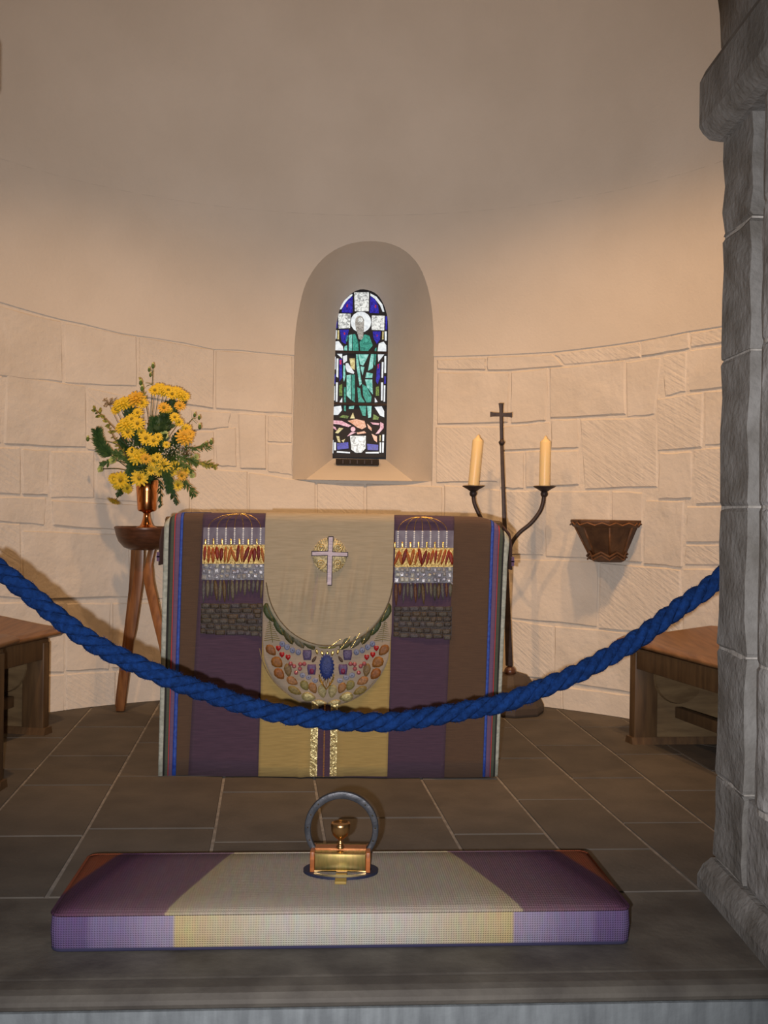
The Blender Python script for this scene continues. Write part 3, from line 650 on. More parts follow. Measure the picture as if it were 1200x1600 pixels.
# ---- raised embroidery, each motif a patch of its own
def fp(px, py, off):
    p = at(px, py, YF); d = front_depth(p.x) - off; return at(px, py, d)
def patch(name, pts, off, thick, material, parent, dome_=True):
    """padded patch: outline in pixels on the frontal, raised towards the middle"""
    n = len(pts); cx = sum(p[0] for p in pts)/n; cy = sum(p[1] for p in pts)/n
    r0 = [fp(x, y, off - .002) for x, y in pts]; r1 = [fp(x, y, off + thick*.7) for x, y in pts]
    r2 = [fp(cx + (x - cx)*.55, cy + (y - cy)*.55, off + thick*1.1) for x, y in pts]
    mb = MB(); mb.levels([r0, r1, r2]); return mb.build(name, material, parent, dome_)
def leaf_pts(cx, cy, L, W, ang, n=10):
    out = []
    for k in range(n):
        t = 2*math.pi*k/n; u = math.cos(t)*L/2; v = math.sin(t)*W/2*(1 - .25*math.cos(t))
        v *= abs(math.sin(t))**.3 if k % (n//2) else 0
        c, s = math.cos(R_(ang)), math.sin(R_(ang)); out.append((cx + u*c - v*s, cy + u*s + v*c))
    return out
def rect_pts(cx, cy, w, h, ang=0):
    c, s = math.cos(R_(ang)), math.sin(R_(ang))
    return [(cx + u*c - v*s, cy + u*s + v*c) for u, v in ((-w/2, -h/2), (w/2, -h/2), (w/2, h/2), (-w/2, h/2))]
def ell_pts(cx, cy, rx, ry, n=10): return [(cx + rx*math.cos(2*math.pi*k/n), cy + ry*math.sin(2*math.pi*k/n)) for k in range(n)]
S_ = {}
def silk(r, g, b, rough=.5, metal=0.0):
    k = (r, g, b, rough, metal)
    if k not in S_:
        c = tuple(x*.72 for x in srgb(r, g, b)[:3]); S_[k] = mat('thread_%d_%d_%d' % (r, g, b), c, rough, metal, c2=tuple(x*.6 for x in c[:3]), scale=140, bump=.0015, bscale=200, spec=.25)
    return S_[k]
GOLDT = mat('gold_thread', (.85, .62, .22), .28, .9, c2=(.42, .28, .07), scale=180, bump=.002, bscale=150)
SILV = mat('silver_thread', (.72, .72, .70), .3, .9, c2=(.40, .40, .40), scale=160, bump=.002, bscale=150)
PEARL = mat('pearl', (.27, .075, .085), .12, .1, spec=1.0)
# silver cross on a disc of gold swirls, over the cream panel
O1 = .020
disc = patch('gold_disc', ell_pts(515, 868, 27, 28, 28), O1, .003, mat('gold_swirl', (.34, .28, .15), .6, .1, c2=(.60, .49, .25), scale=120, detail=2, lo=.45, hi=.55, bump=.004, bscale=130), flap)
mb = MB()
for k in range(44):
    a = 2*math.pi*k/44; mb.octa(fp(515 + 26.5*math.cos(a), 868 + 27.5*math.sin(a), O1 + .004), .0028)
mb.build('bead_ring', SILV, flap)
mb = MB()
for cxx, cyy, r in ((502, 856, 8), (528, 856, 8), (502, 881, 8), (528, 881, 8)):
    pts = [fp(cxx + r*(1 - k/26)*math.cos(k*.55), cyy + r*(1 - k/26)*math.sin(k*.55), O1 + .005) for k in range(25)]; mb = MB(); mb.tube(pts, .0016, 5); mb.build('gold_spiral', GOLDT, flap)
for nm, w, mt, o in (('cross_outline', 0, silk(52, 36, 48), .024), ('cross', -2.6, mat('cross_silver', (.50, .43, .48), .6, .0, c2=(.34, .28, .33), scale=40, stretch=(1, 1, 8)), .027)):
    h = 4.3 + w/2*.9
    v = [(517 - h - .0, 838 - w/2), (517 + h, 838 - w/2), (516 + h*.95, 861.5 - w/2), (544 + w/2, 862.5 - w/2), (544 + w/2, 870 + w/2), (515.8 + h*.95, 869.5 + w/2), (514.5 + h, 915 + w/2), (514.5 - h, 915 + w/2), (515.2 - h*.95, 868.5 + w/2), (486.5 - w/2, 869 + w/2), (486.5 - w/2, 861 - w/2), (516 - h*.95, 860.5 - w/2)]
    mb = MB(); mb.levels([[fp(x, y, o - .006) for x, y in v], [fp(x, y, o + .002) for x, y in v]]); mb.build(nm, mt, flap)
mb = MB(); mb.tube([fp(x, y, .021) for x, y in [(415 + 200*s, arc_in(s) - 1) for s in [.004 + .992*k/60 for k in range(61)]]], .0022, 5); mb.build('cord_edging', silk(120, 105, 80), flap)
mb = MB(); mb.tube([fp(404.5 + 201*s + 5*(1-abs(2*s-1)), arc_out(s), .013) for s in [.004 + .992*k/60 for k in range(61)]], .002, 5); mb.build('cord_edging', silk(150, 132, 104), cres)
# garland of leaves, berries and flowers on the crescent
OC = .0135
AX = 1023.0
def both(fn):
    fn(lambda x: x, 1); fn(lambda x: AX - x, -1)
def garland(mx, sg):
    A = lambda a: a if sg > 0 else 180 - a
    for (x, y, L, W, a, c) in ((421, 957, 31, 12, 68, (72, 84, 50)), (437, 978, 31, 12, 69, (70, 84, 52)), (451.5, 992, 31, 12, 70, (84, 82, 48)), (467, 1000, 29, 12, 60, (112, 108, 88)), (483, 1004, 27, 12, 52, (92, 92, 62)), (500, 1005, 27, 10, 36, (150, 142, 78))):
        lf = patch('leaf', leaf_pts(mx(x), y, L*1.05, W*1.4, A(a)), OC, .004, silk(*c), cres)
        v = MB(); ca, sa = math.cos(R_(A(a))), math.sin(R_(A(a)))
        v.tube([fp(mx(x) + ca*t, y + sa*t, OC + .0055) for t in (-L*.42, 0, L*.46)], .0012, 5); v.build('leaf_vein', GOLDT, cres)
    f = MB()
    for k in range(9):
        y = 972 + k*3.4; w = 3 + k*1.25; xc = mx(421 + k*.55)
        f.tube([fp(xc - w, y + 1.8, OC + .001), fp(xc, y, OC + .002), fp(xc + w, y + 1.8, OC + .001)], .0013, 4)
    f.tube([fp(mx(421), 968, OC + .001), fp(mx(426), 1004, OC + .001)], .0012, 4); f.build('fern_frond', silk(122, 118, 72), cres)
    for (x, y, L, W, a, c) in ((423.5, 1016, 21, 14, 48, (142, 92, 46)), (433, 1035, 21, 17, 40, (150, 98, 42)), (436.5, 1053, 21, 15, 50, (146, 90, 40)), (450, 1047, 22, 12, 80, (134, 108, 68)), (456.5, 1064, 20, 13, 30, (166, 118, 74)), (460.5, 1079, 24, 12, 28, (140, 122, 66)), (476, 1071, 18, 13, 60, (136, 128, 74)), (489, 1075, 19, 13, 62, (160, 116, 70))):
        patch('leaf', leaf_pts(mx(x), y, L, W, A(a)), OC, .004, silk(*c), cres)
    patch('leaf', leaf_pts(mx(482), 1089, 23, 15, A(10)), OC, .004, silk(178, 168, 116, .4, .3), cres)
    patch('leaf', leaf_pts(mx(503.5), 1080, 22, 14, A(80)), OC, .004, silk(172, 160, 112), cres)
    patch('leaf', leaf_pts(mx(501), 1098, 22, 9, A(10)), OC, .004, silk(184, 172, 124, .4, .3), cres)
    for (x, y) in ((435, 1012.5), (440.5, 1022.5), (450, 1026.5)):
        patch('heart', [(mx(x + u), y + w) for u, w in ((0, 5.5), (-3.6, 1.5), (-4, -2), (-2.2, -4), (0, -2.6), (2.2, -4), (4, -2), (3.6, 1.5))], OC, .005, silk(176, 24, 26, .35), cres)
    for (x, y) in ((441, 1006), (448.5, 1011), (457, 1016), (466, 1019)):
        o = patch('blue_flower', ell_pts(mx(x), y, 4.6, 5), OC, .003, silk(128, 136, 166), cres)
        m2 = MB(); m2.octa(fp(mx(x), y, OC + .006), .0025); m2.build('flower_eye', silk(70, 76, 120), cres)
    for (x, y) in ((473, 1055), (482, 1058.5), (492, 1063)):
        o = patch('pale_flower', ell_pts(mx(x), y, 5, 4.4), OC, .003, silk(150, 152, 172), cres)
        m2 = MB(); m2.octa(fp(mx(x), y, OC + .006), .0022); m2.build('flower_eye', silk(64, 72, 130), cres)
    sq = lambda x, y: [(mx(x - 6.5), y - 8), (mx(x + 6.5), y - 8), (mx(x + 7.2), y - 2), (mx(x + 5.5), y + 8), (mx(x - 5.5), y + 8), (mx(x - 7.2), y - 2)]
    patch('pansy', sq(480, 1023.5), OC, .004, silk(98, 86, 124), cres)
    o = patch('pansy', sq(487, 1046), OC, .004, silk(104, 84, 128), cres)
    patch('pansy_heart', ell_pts(mx(487), 1049, 3.6, 4.6), OC + .004, .003, silk(126, 34, 74), cres)
    for (x, y) in ((454, 1037), (459.5, 1041), (469, 1038), (475.5, 1037.5), (468.5, 1045), (462.5, 1051)):
        m2 = MB(); m2.ball(fp(mx(x), y, OC + .004), .0085, 8, 5); m2.build('pearl', PEARL, cres, True)
    for (x, y) in ((495, 1018.5), (503.5, 1021)): patch('seed', leaf_pts(mx(x), y, 9, 4.4, A(75)), OC, .003, GOLDT, cres)
    patch('dark_seed', leaf_pts(mx(491), 1030, 12, 5, A(-55)), OC, .003, silk(86, 66, 50), cres)
both(garland)
patch('seed', leaf_pts(511.5, 1022, 9, 4.4, 90), OC, .003, GOLDT, cres)
# the blue thistle head with a gold calyx
pts = []
for k in range(40):
    a = 2*math.pi*k/40; rr = 1 + (.12 if k % 2 else -.06); pts.append((510.5 + 11*math.cos(a)*rr, 1042 + 19.5*math.sin(a)*rr))
th = patch('thistle', pts, OC, .007, silk(44, 62, 128), cres)
zz = MB(); zz.tube([fp(x, y, OC + .008) for x, y in ((498.5, 1054), (500, 1064), (504, 1070), (507, 1060), (509.5, 1073), (513, 1059), (515, 1071), (520, 1064), (522, 1054))], .0032, 5); zz.build('gold_calyx', GOLDT, cres)
zz = MB(); zz.tube([fp(x, y, OC + .006) for x, y in ((500, 1060), (505, 1071), (509.8, 1077), (515, 1071), (521, 1060))], .0035, 5); zz.build('gold_calyx', GOLDT, cres)
# gold orphrey bands on the lower panel
OB = .009
def strip(name, x_top, x_bot, y0, y1, off, thick, material, parent, n=1):
    rings = []
    for k in range(n + 1):
        t = k/n; y = y0 + (y1 - y0)*t; a = x_top[0] + (x_bot[0] - x_top[0])*t; b = x_top[1] + (x_bot[1] - x_top[1])*t
        rings.append([fp(a, y, off - .003), fp(b, y, off - .003), fp(b, y, off + thick), fp(a, y, off + thick)])
    mb = MB(); mb.levels(rings); return mb.build(name, material, parent)
strip('purple_band', (496, 518), (494, 517), 1098, 1213, .011, .004, C_['purple'], gold_p)
bandg = mat('patterned_braid', (.62, .54, .28), .35, .6, c2=(.26, .20, .08), scale=70, stretch=(1.6, 1, .9), lo=.45, hi=.56, bump=.003, bscale=90)
for xt, xb in (((487, 498), (484, 495)), ((517, 528), (515, 525.5))):
    o = strip('gold_band', xt, xb, 1096, 1213, .012, .005, bandg, gold_p)
    z1, z2 = MB(), MB()
    for k in range(24):
        t = k/23; y = 1098 + 114*t; a = xt[0] + (xb[0] - xt[0])*t; w = 10.5
        z1.octa(fp(a + w/2 + (w/2 - 1)*(1 if k % 2 else -1)*.9, y, .019), .003)
    z1.tube([fp(xt[0] + (xb[0] - xt[0])*(k/23) + 5.4 + (3.6 if k % 2 else -3.6), 1098 + 114*k/23, .018) for k in range(24)], .0018, 4)
    z1.tube([fp(xt[0] + (xb[0] - xt[0])*(k/23) + 5.4 - (3.6 if k % 2 else -3.6), 1098 + 114*k/23, .018) for k in range(24)], .0018, 4)
    z1.build('braid_lattice', mat('pale_gold', (.80, .72, .45), .25, .8), gold_p)
cb = MB()
for k in range(46):
    t = k/45; cb.octa(fp(507.5 - 2*t, 1100 + 113*t, .017), .0038)
cb.build('bead_line', mat('copper_bead', (.62, .24, .09), .3, .7, c2=(.7, .5, .2), scale=300), gold_p)

# embroidery of the purple side panels: threads, beads, flames, mosaic, tassels, ruined wall
OP = .0065
FL = [silk(150, 48, 26), silk(176, 84, 30), silk(122, 32, 22), silk(184, 104, 40)]
TS = [silk(112, 104, 84), silk(104, 84, 52), silk(124, 108, 70), silk(96, 92, 90), silk(110, 72, 44), silk(84, 80, 66)]
MO = [mat('mosaic_a', (.26, .26, .28), .35, .35, bump=.001, bscale=200), mat('mosaic_b', (.15, .145, .17), .35, .3, bump=.001, bscale=200), mat('mosaic_c', (.26, .25, .21), .45, .2, bump=.001, bscale=200), mat('mosaic_d', (.17, .155, .14), .5, .2)]
WS = [silk(80, 68, 54), silk(76, 68, 56), silk(86, 78, 70), silk(68, 58, 50), silk(84, 68, 50), silk(80, 72, 74)]
GLEAF = mat('gold_leaf', (.62, .46, .17), .42, .5, c2=(.28, .18, .05), scale=150, bump=.006, bscale=90)
rnd = random.Random(3)
for pan, x0, x1, dy, apex, xs0, lean in ((pl_, 318.0, 415.0, 0, 374, 326.0, -6), (pr_, 618.0, 709.0, 5, 657, 622.0, -4)):
    X = lambda u, y: x0 + (x1 - x0)*u + lean*(y - 820)/190.0
    stepx = (x1 - x0)/7.05
    sheen = strip('painted_sheen_band', (X(0, 824), X(1, 824)), (X(0, 851), X(1, 851)), 824 + dy, 851 + dy, OP, .002, mat('painted_sheen', (.12, .10, .13), .5, .0, c2=(.065, .040, .068), scale=26, stretch=(1.3, 1, .6)), pan)  # sheen on the purple silk, put into the colour of a strip
    for k in range(7):
        bx = xs0 + stepx*k*.985
        a = MB()
        pp = [fp(apex + (bx - apex)*(.1 + .9*math.sin(t*math.pi/2)), 803 + dy + 22*(1 - math.cos(t*math.pi/2)), OP + .002) for t in [i/12 for i in range(13)]]
        a.tube(pp, .0011, 4); a.build('gold_thread', GOLDT, pan)
        b = MB()
        for i in range(9): b.octa(fp(bx - i*.06, 826 + dy + i*2.9, OP + .005), .0036 if i % 3 else .0042)
        b.build('bead_string', mat('glass_bead', (.80, .82, .84), .25, .0, spec=.8), pan)
        patch('gold_post', rect_pts(bx - 6 if k else bx - 5, 847 + dy, 3, 10), OP, .003, GOLDT, pan)
    gb = strip('gold_leaf_band', (X(0, 851), X(1, 851)), (X(0, 880), X(1, 880)), 851 + dy, 881 + dy, OP, .004, GLEAF, pan, 4)
    n = 15
    for k in range(n):
        u = (k + .5)/n; y = 866 + dy + rnd.uniform(-2, 2)
        patch('flame', leaf_pts(X(u, y), y, rnd.uniform(22, 29), rnd.uniform(4.2, 7.0), 90 + rnd.uniform(-22, 22)), OP + .004, .004, FL[rnd.randrange(4)], pan)
    sb = strip('silver_band', (X(0, 881), X(1, 881)), (X(0, 906), X(1, 906)), 881 + dy, 906 + dy, OP, .003, mat('silver_ground', (.10, .095, .115), .5, .3, c2=(.18, .18, .20), scale=80, bump=.004, bscale=120), pan)
    for r in range(3):
        for k in range(11):
            u = (k + .5 + rnd.uniform(-.2, .2))/11; y = 885 + dy + r*8 + rnd.uniform(-1.5, 1.5)
            patch('mosaic_piece', rect_pts(X(u, y), y, rnd.uniform(4, 7.5), rnd.uniform(4, 8), rnd.uniform(-12, 12)), OP + .003, rnd.uniform(.002, .005), MO[rnd.randrange(4)], pan, False)
    gm = MB()
    for k in range(26): gm.octa(fp(X(rnd.random(), 895), 882 + dy + rnd.random()*26, OP + .008), rnd.uniform(.002, .0038))
    gm.build('crystal_beads', mat('crystal_bead', (.85, .87, .95), .05, .8), pan)
    for k in range(15):
        u = (k + .5)/15; y = 921 + dy; L = rnd.uniform(20, 38)
        patch('tassel', leaf_pts(X(u, y), 905 + dy + L/2, L, rnd.uniform(4, 6.5), 90 + rnd.uniform(-5, 5)), OP, .004, TS[rnd.randrange(6)], pan)
    wb = strip('wall_ground', (X(0, 943), X(1, 943)), (X(0, 988), X(1, 988)), 943 + dy, 986 + dy + 4, OP - .001, .002, silk(62, 50, 46), pan)
    for r in range(6):
        u = rnd.uniform(-.06, 0)
        while u < .98:
            w = rnd.uniform(.08, .2); y = 946.5 + dy + r*8 + rnd.uniform(-1, 1) + (u*5 if r > 3 else 0)
            ua, ub = max(u, 0), min(u + w, 1)
            if ub - ua > .03:
                xa, xb = X(ua, y) + .6, X(ub, y) - .6
                patch('wall_stone', [(xa, y - 3.4), (xb, y - 3.4 + rnd.uniform(-.6, .6)), (xb, y + 3.4), (xa, y + 3.4)], OP + .0012, rnd.uniform(.0004, .0014), WS[rnd.randrange(6)], pan)
            u += w

# ================================================================== KNEELER AND HORSESHOE BOX
kz = .092
kn = thing('kneeler', 'long woven kneeler cushion striped white, mauve and rust on the threshold', 'kneeler', (-.088, 2.575 - .088*SL, 0))
def kneel_mats():
    out = []
    for kind in ('top', 'side'):
        m = bpy.data.materials.new('kneeler_' + kind); m.use_nodes = True; nt = m.node_tree; p = nt.nodes['Principled BSDF']
        p.inputs['Roughness'].default_value = .9; p.inputs['Specular IOR Level'].default_value = .15
        tc = nt.nodes.new('ShaderNodeTexCoord'); sp = nt.nodes.new('ShaderNodeSeparateXYZ'); nt.links.new(tc.outputs['Object'], sp.inputs[0])
        ab = nt.nodes.new('ShaderNodeMath'); ab.operation = 'ABSOLUTE'; nt.links.new(sp.outputs['X'], ab.inputs[0])
        q = nt.nodes.new('ShaderNodeMath'); q.operation = 'MULTIPLY_ADD'; q.inputs[1].default_value = .30 if kind == 'top' else 0
        nt.links.new(sp.outputs['Y'], q.inputs[0]); nt.links.new(ab.outputs[0], q.inputs[2])
        r = nt.nodes.new('ShaderNodeValToRGB'); r.color_ramp.interpolation = 'LINEAR'
        nt.links.new(q.outputs[0], r.inputs['Fac'])
        if kind == 'top':
            st = [(0, (.36, .32, .27)), (.25, (.37, .325, .26)), (.345, (.37, .30, .19)), (.348, (.165, .10, .12)), (.47, (.145, .085, .115)), (.57, (.10, .045, .085)), (.60, (.055, .022, .05)), (.635, (.06, .025, .05)), (.645, (.20, .055, .025)), (.8, (.20, .055, .025))]
        else:
            st = [(0, (.42, .41, .37)), (.14, (.42, .40, .35)), (.27, (.42, .365, .25)), (.385, (.44, .35, .18)), (.39, (.27, .235, .33)), (.45, (.235, .20, .305)), (.50, (.185, .15, .26)), (.57, (.165, .13, .25)), (.585, (.12, .085, .19)), (.8, (.10, .068, .165))]
        el = r.color_ramp.elements
        while len(el) < len(st): el.new(.5)
        for e, (ps, c) in zip(el, st): e.position = ps; e.color = (*c, 1)
        n = nt.nodes.new('ShaderNodeTexNoise'); n.inputs['Scale'].default_value = 25; n.inputs['Detail'].default_value = 6
        mp = nt.nodes.new('ShaderNodeMapping'); mp.inputs['Scale'].default_value = (3, .6, 1); nt.links.new(tc.outputs['Object'], mp.inputs[0]); nt.links.new(mp.outputs[0], n.inputs['Vector'])
        mx = nt.nodes.new('ShaderNodeMixRGB'); mx.blend_type = 'MULTIPLY'; mx.inputs['Fac'].default_value = .55
        nt.links.new(r.outputs['Color'], mx.inputs[1]); nt.links.new(n.outputs['Color'], mx.inputs[2])
        hs = nt.nodes.new('ShaderNodeMixRGB'); hs.inputs['Fac'].default_value = .45; nt.links.new(mx.outputs[0], hs.inputs[1]); nt.links.new(r.outputs['Color'], hs.inputs[2])
        nt.links.new(hs.outputs[0], p.inputs['Base Color'])
        w1 = nt.nodes.new('ShaderNodeTexWave'); w1.bands_direction = 'X'; w1.inputs['Scale'].default_value = 55
        w2 = nt.nodes.new('ShaderNodeTexWave'); w2.bands_direction = 'Y' if kind == 'top' else 'Z'; w2.inputs['Scale'].default_value = 55 if kind == 'top' else 60
        ml = nt.nodes.new('ShaderNodeMath'); ml.operation = 'MULTIPLY'; bp = nt.nodes.new('ShaderNodeBump'); bp.inputs['Distance'].default_value = .0018
        for w in (w1, w2): w.inputs['Distortion'].default_value = .8; nt.links.new(tc.outputs['Object'], w.inputs['Vector'])
        nt.links.new(w1.outputs['Fac'], ml.inputs[0]); nt.links.new(w2.outputs['Fac'], ml.inputs[1]); nt.links.new(ml.outputs[0], bp.inputs['Height']); nt.links.new(bp.outputs['Normal'], p.inputs['Normal'])
        out.append(m)
    return out
HX, HY = .664, .205
def rrect(hx, hy, r, z, n=5):
    pts = []
    for cx, cy, a0 in ((hx - r, hy - r, 0), (-hx + r, hy - r, 90), (-hx + r, -hy + r, 180), (hx - r, -hy + r, 270)):
        for k in range(n + 1):
            a = R_(a0 + 90*k/n); pts.append((cx + r*math.cos(a), cy + r*math.sin(a), z))
    return pts
rings = [rrect(HX - .006, HY - .006, .02, .002), rrect(HX, HY, .024, .012), rrect(HX + .002, HY + .002, .024, .045), rrect(HX, HY, .024, .078), rrect(HX - .004, HY - .004, .022, .087), rrect(HX - .02, HY - .02, .03, kz), rrect(HX*.7, HY*.6, .03, kz + .003)]
mb = MB(); mb.levels(rings)
o = add_obj('cushion', mb.v, mb.f, kneel_mats(), kn, True)
for p in o.data.polygons: p.material_index = 0 if p.center.z > .084 else 1
kn.rotation_euler.z = math.atan(SL)
for nm, z, c, ins in (('top_piping', .085, 'p', .001), ('bottom_piping', .006, 'b', .003)):
    ring = rrect(HX - ins, HY - ins, .024, z); ring.append(ring[0])
    mb = MB(); mb.tube(ring, .0042, 6)
    mt = kneel_mats()[0] if c == 'p' else mat('navy_piping', (.02, .02, .055), .9)
    add_obj(nm, mb.v, mb.f, mt, kn, True)

hb = thing('horseshoe_box', 'small brass and wood box carrying an upright horseshoe and gold chalice on the kneeler', 'ornament', (-.096, 2.605, kz + .004))
zc = kz + .006
mb = MB()                                     # horseshoe lying flat as the foot
out_ = []
for k in range(41):
    a = R_(100 + 340*k/40 + 0); 
    out_.append((-.096 + .094*math.cos(a), 2.60 + .062*math.sin(a)))
rg = []
for x, y in out_:
    dx, dy = x + .096, y - 2.60; L = math.hypot(dx, dy); nx, ny = dx/L, dy/L
    rg.append([(x - nx*.017, y - ny*.017, zc - .002), (x, y, zc - .002), (x, y, zc + .005), (x - nx*.017, y - ny*.017, zc + .005)])
mb.levels(rg); mb.build('flat_horseshoe', M['shoe_dark'], hb)
bx0, bx1, by0, by1, bz0, bz1 = -.172, -.022, 2.575, 2.648, zc + .005, zc + .053
mb = MB(); mb.box(bx0 + .011, bx1 - .011, by0, by1, bz0, bz1); bevel(mb.build('brass_body', M['brass'], hb), .002)
for x0, x1 in ((bx0, bx0 + .011), (bx1 - .011, bx1)):
    mb = MB(); mb.box(x0, x1, by0 - .001, by1 + .001, bz0 - .001, bz1 + .001); bevel(mb.build('wooden_end', M['box_wood'], hb), .0015)
mb = MB(); mb.box(bx0 + .011, bx1 - .011, by0 + .022, by1 - .02, bz1, bz1 + .004); mb.build('wooden_inlay', M['box_wood'], hb)
mb = MB(); mb.box(bx0 + .011, bx1 - .011, by0 - .0015, by0 + .001, bz0 + .001, bz0 + .004); mb.box(bx0 + .011, bx1 - .011, by0 - .0015, by0 + .001, bz1 - .004, bz1 - .001); mb.build('brass_edge', M['gold'], hb)
hs = MB(); rg = []
hc = Vector((-.096, 2.615, .200))
for k in range(57):
    a = R_(-58 + 296*k/56); r1 = .0935; wd = .018 + .003*math.sin(R_((a*180/math.pi) - 0)) if True else 0
    wd = .0155 + .004*abs(math.sin((a - R_(90))/2))**1.5*0 + .003*math.cos(a - R_(90))
    dv = Vector((math.cos(a), 0, math.sin(a)))
    rg.append([hc + dv*(r1 - wd) + Vector((0, -.006, 0)), hc + dv*r1 + Vector((0, -.006, 0)), hc + dv*r1 + Vector((0, .008, 0)), hc + dv*(r1 - wd) + Vector((0, .008, 0))])
hs.levels(rg); hso = hs.build('upright_horseshoe', M['shoe_iron'], hb); bevel(hso, .002)
for a in (-20, 2, 24, 46, 134, 156, 178, 200):
    dv = Vector((math.cos(R_(a)), 0, math.sin(R_(a)))); q = hc + dv*.085 + Vector((0, -.0065, 0))
    mb = MB(); mb.octa(q, .0022); mb.build('nail_head', M['gold'] if a > 90 else M['brass'], hso)
mb = MB(); c = Vector((-.098, 2.60, bz1 + .004))
mb.lathe(c, [(.0, 0), (.010, 0), (.0105, .003), (.009, .006), (.006, .008), (.0085, .012), (.0085, .015), (.005, .018), (.005, .021), (.012, .026), (.020, .034), (.0235, .044), (.0245, .056), (.0245, .063), (.0225, .064), (.0215, .060), (.010, .058), (.0, .0575)], 28)
mb.build('chalice', mat('bronze', (.55, .33, .14), .28, 1.0), hb, True)
mb = MB(); mb.box(-.107, -.079, 2.512, 2.575, kz + .003, kz + .010); bevel(mb.build('brass_tongue', mat('dull_brass', (.26, .18, .045), .6, .2), hb), .001)

# ================================================================== BLUE ROPE
rope = thing('barrier_rope', 'thick blue twisted rope hanging across the arch in front of the altar', 'rope', (-.1, 2.80, .4))
rp = [(-16, 880), (0, 891), (50, 931), (100, 972), (150, 1007), (210, 1037), (270, 1063), (340, 1088), (400, 1107), (450, 1117), (500, 1124), (560, 1128), (620, 1127.5), (700, 1115), (760, 1104), (800, 1094), (850, 1074), (900, 1053), (950, 1026), (1000, 996), (1050, 958), (1100, 923), (1132, 897), (1160, 874)]
def rope_depth(px): return 2.80 + .055*(px - 600)/560.0
cl = spline([at(x, y, rope_depth(x)) for x, y in rp], 14)
L = [0]
for p, q in zip(cl, cl[1:]): L.append(L[-1] + (q - p).length)
def along(s):
    for i in range(len(cl) - 1):
        if s <= L[i+1]: t = (s - L[i])/(L[i+1] - L[i]); return cl[i].lerp(cl[i+1], t), (cl[i+1] - cl[i]).normalized()
    return cl[-1], (cl[-1] - cl[-2]).normalized()
ns = 330; PITCH = .152
rnd = random.Random(11)
hair = MB()
for st in range(3):
    pts, rr = [], []
    for k in range(ns + 1):
        s = L[-1]*k/ns; c, t = along(s)
        side = t.cross(Vector((0, 1, 0))).normalized() * -1     # up across the rope
        fwd = Vector((0, 1, 0))
        ph = 2*math.pi*(s/PITCH + st/3)
        pts.append(c + fwd*math.cos(ph)*.0125 + side*math.sin(ph)*.0125); rr.append(.0148 + rnd.uniform(-.0009, .0009))
        for h in range(9):
            a = rnd.uniform(0, 6.28); d = (fwd*math.cos(a) + side*math.sin(a)); q = pts[-1] + d*.0135
            e = q + d*rnd.uniform(.003, .007) + t*rnd.uniform(-.009, .009); w = t*.0008
            hair.add([q - w, q + w, e], [(0, 1, 2)])
    mb = MB(); mb.tube(pts, rr, 10, (0, 1, 0)); mb.build('strand', M['rope'], rope, True)
tag(hair.build('loose_fibres', M['rope'], rope), kind='stuff')
for end, sx in ((cl[0], -1), (cl[-1], 1)):
    mb = MB(); mb.tube([end + Vector((sx*.02*math.cos(a) + sx*.015, .0, .02*math.sin(a))) for a in [2*math.pi*k/12 for k in range(13)]], .004, 6)
    hk = mb.build('iron_ring', M['iron'], rope, True)

# ================================================================== FLOWER STAND, VASE
fs_ = thing('flower_stand', 'three-legged wooden flower stand with a shallow bowl top beside the altar', 'stand', (-1.165, 5.05, 0))
bc = Vector((-1.165, 5.05, .80))
mb = MB(); mb.lathe(bc, [(.0, .008), (.07, .0), (.10, .012), (.125, .04), (.137, .07), (.143, .098), (.147, .108), (.143, .112), (.135, .106), (.12, .085), (.06, .075), (.0, .074)], 32); mb.build('bowl', M['dark_turned'], fs_, True)
def plank_leg(pts, w, t, material):
    mb = MB(); rings = []
    for k, p in enumerate(pts):
        ww = w[k]; p = Vector(p); rings.append([p + Vector((-ww/2, -t/2, 0)), p + Vector((ww/2, -t/2, 0)), p + Vector((ww/2, t/2, 0)), p + Vector((-ww/2, t/2, 0))])
    mb.levels(rings); return bevel(mb.build('leg', material, fs_), .004)
a0 = at(219, 852, 5.03); a1 = at(217, 900, 5.03); a2 = at(203, 1000, 5.05); a3 = fl(188, 1112)
plank_leg(spline([a0 + Vector((0, 0, .02)), a1, a2, a3 + Vector((0, 0, .003))], 6), [.046]*6 + [.05]*6 + [.042]*7, .030, M['stand_wood'])
b0 = at(213, 852, 5.12); b3 = Vector((-1.318, 5.215, 0))
plank_leg(spline([b0 + Vector((0, 0, .02)), b0.lerp(b3, .35) + Vector((.01, 0, 0)), b3 + Vector((0, 0, .003))], 6), [.044]*6 + [.046]*6 + [.04], .030, M['stand_wood'])
c0 = at(243, 850, 5.02); c1 = at(232, 893, 5.0); c2 = at(242, 950, 4.95); c3 = at(262, 1040, 4.88); c4 = Vector((-.985, 4.82, .003))
plank_leg(spline([c0 + Vector((0, 0, .03)), c1, c2, c3, c4], 6), [.034]*6 + [.046]*6 + [.044]*6 + [.042]*7, .03, M['stand_wood'])

VC = Vector((-1.157, 5.05, .876))
vase = thing('copper_vase', 'polished copper goblet vase standing in the wooden bowl', 'vase', VC)
mb = MB(); mb.lathe(VC, [(.0, 0.0), (.078, .0), (.080, .012), (.062, .030), (.034, .040), (.026, .052), (.018, .078), (.015, .100), (.022, .108), (.040, .112), (.045, .122), (.047, .16), (.051, .21), (.056, .262), (.053, .264), (.049, .25), (.0, .24)], 36)
mb.build('goblet', M['copper'], vase, True)

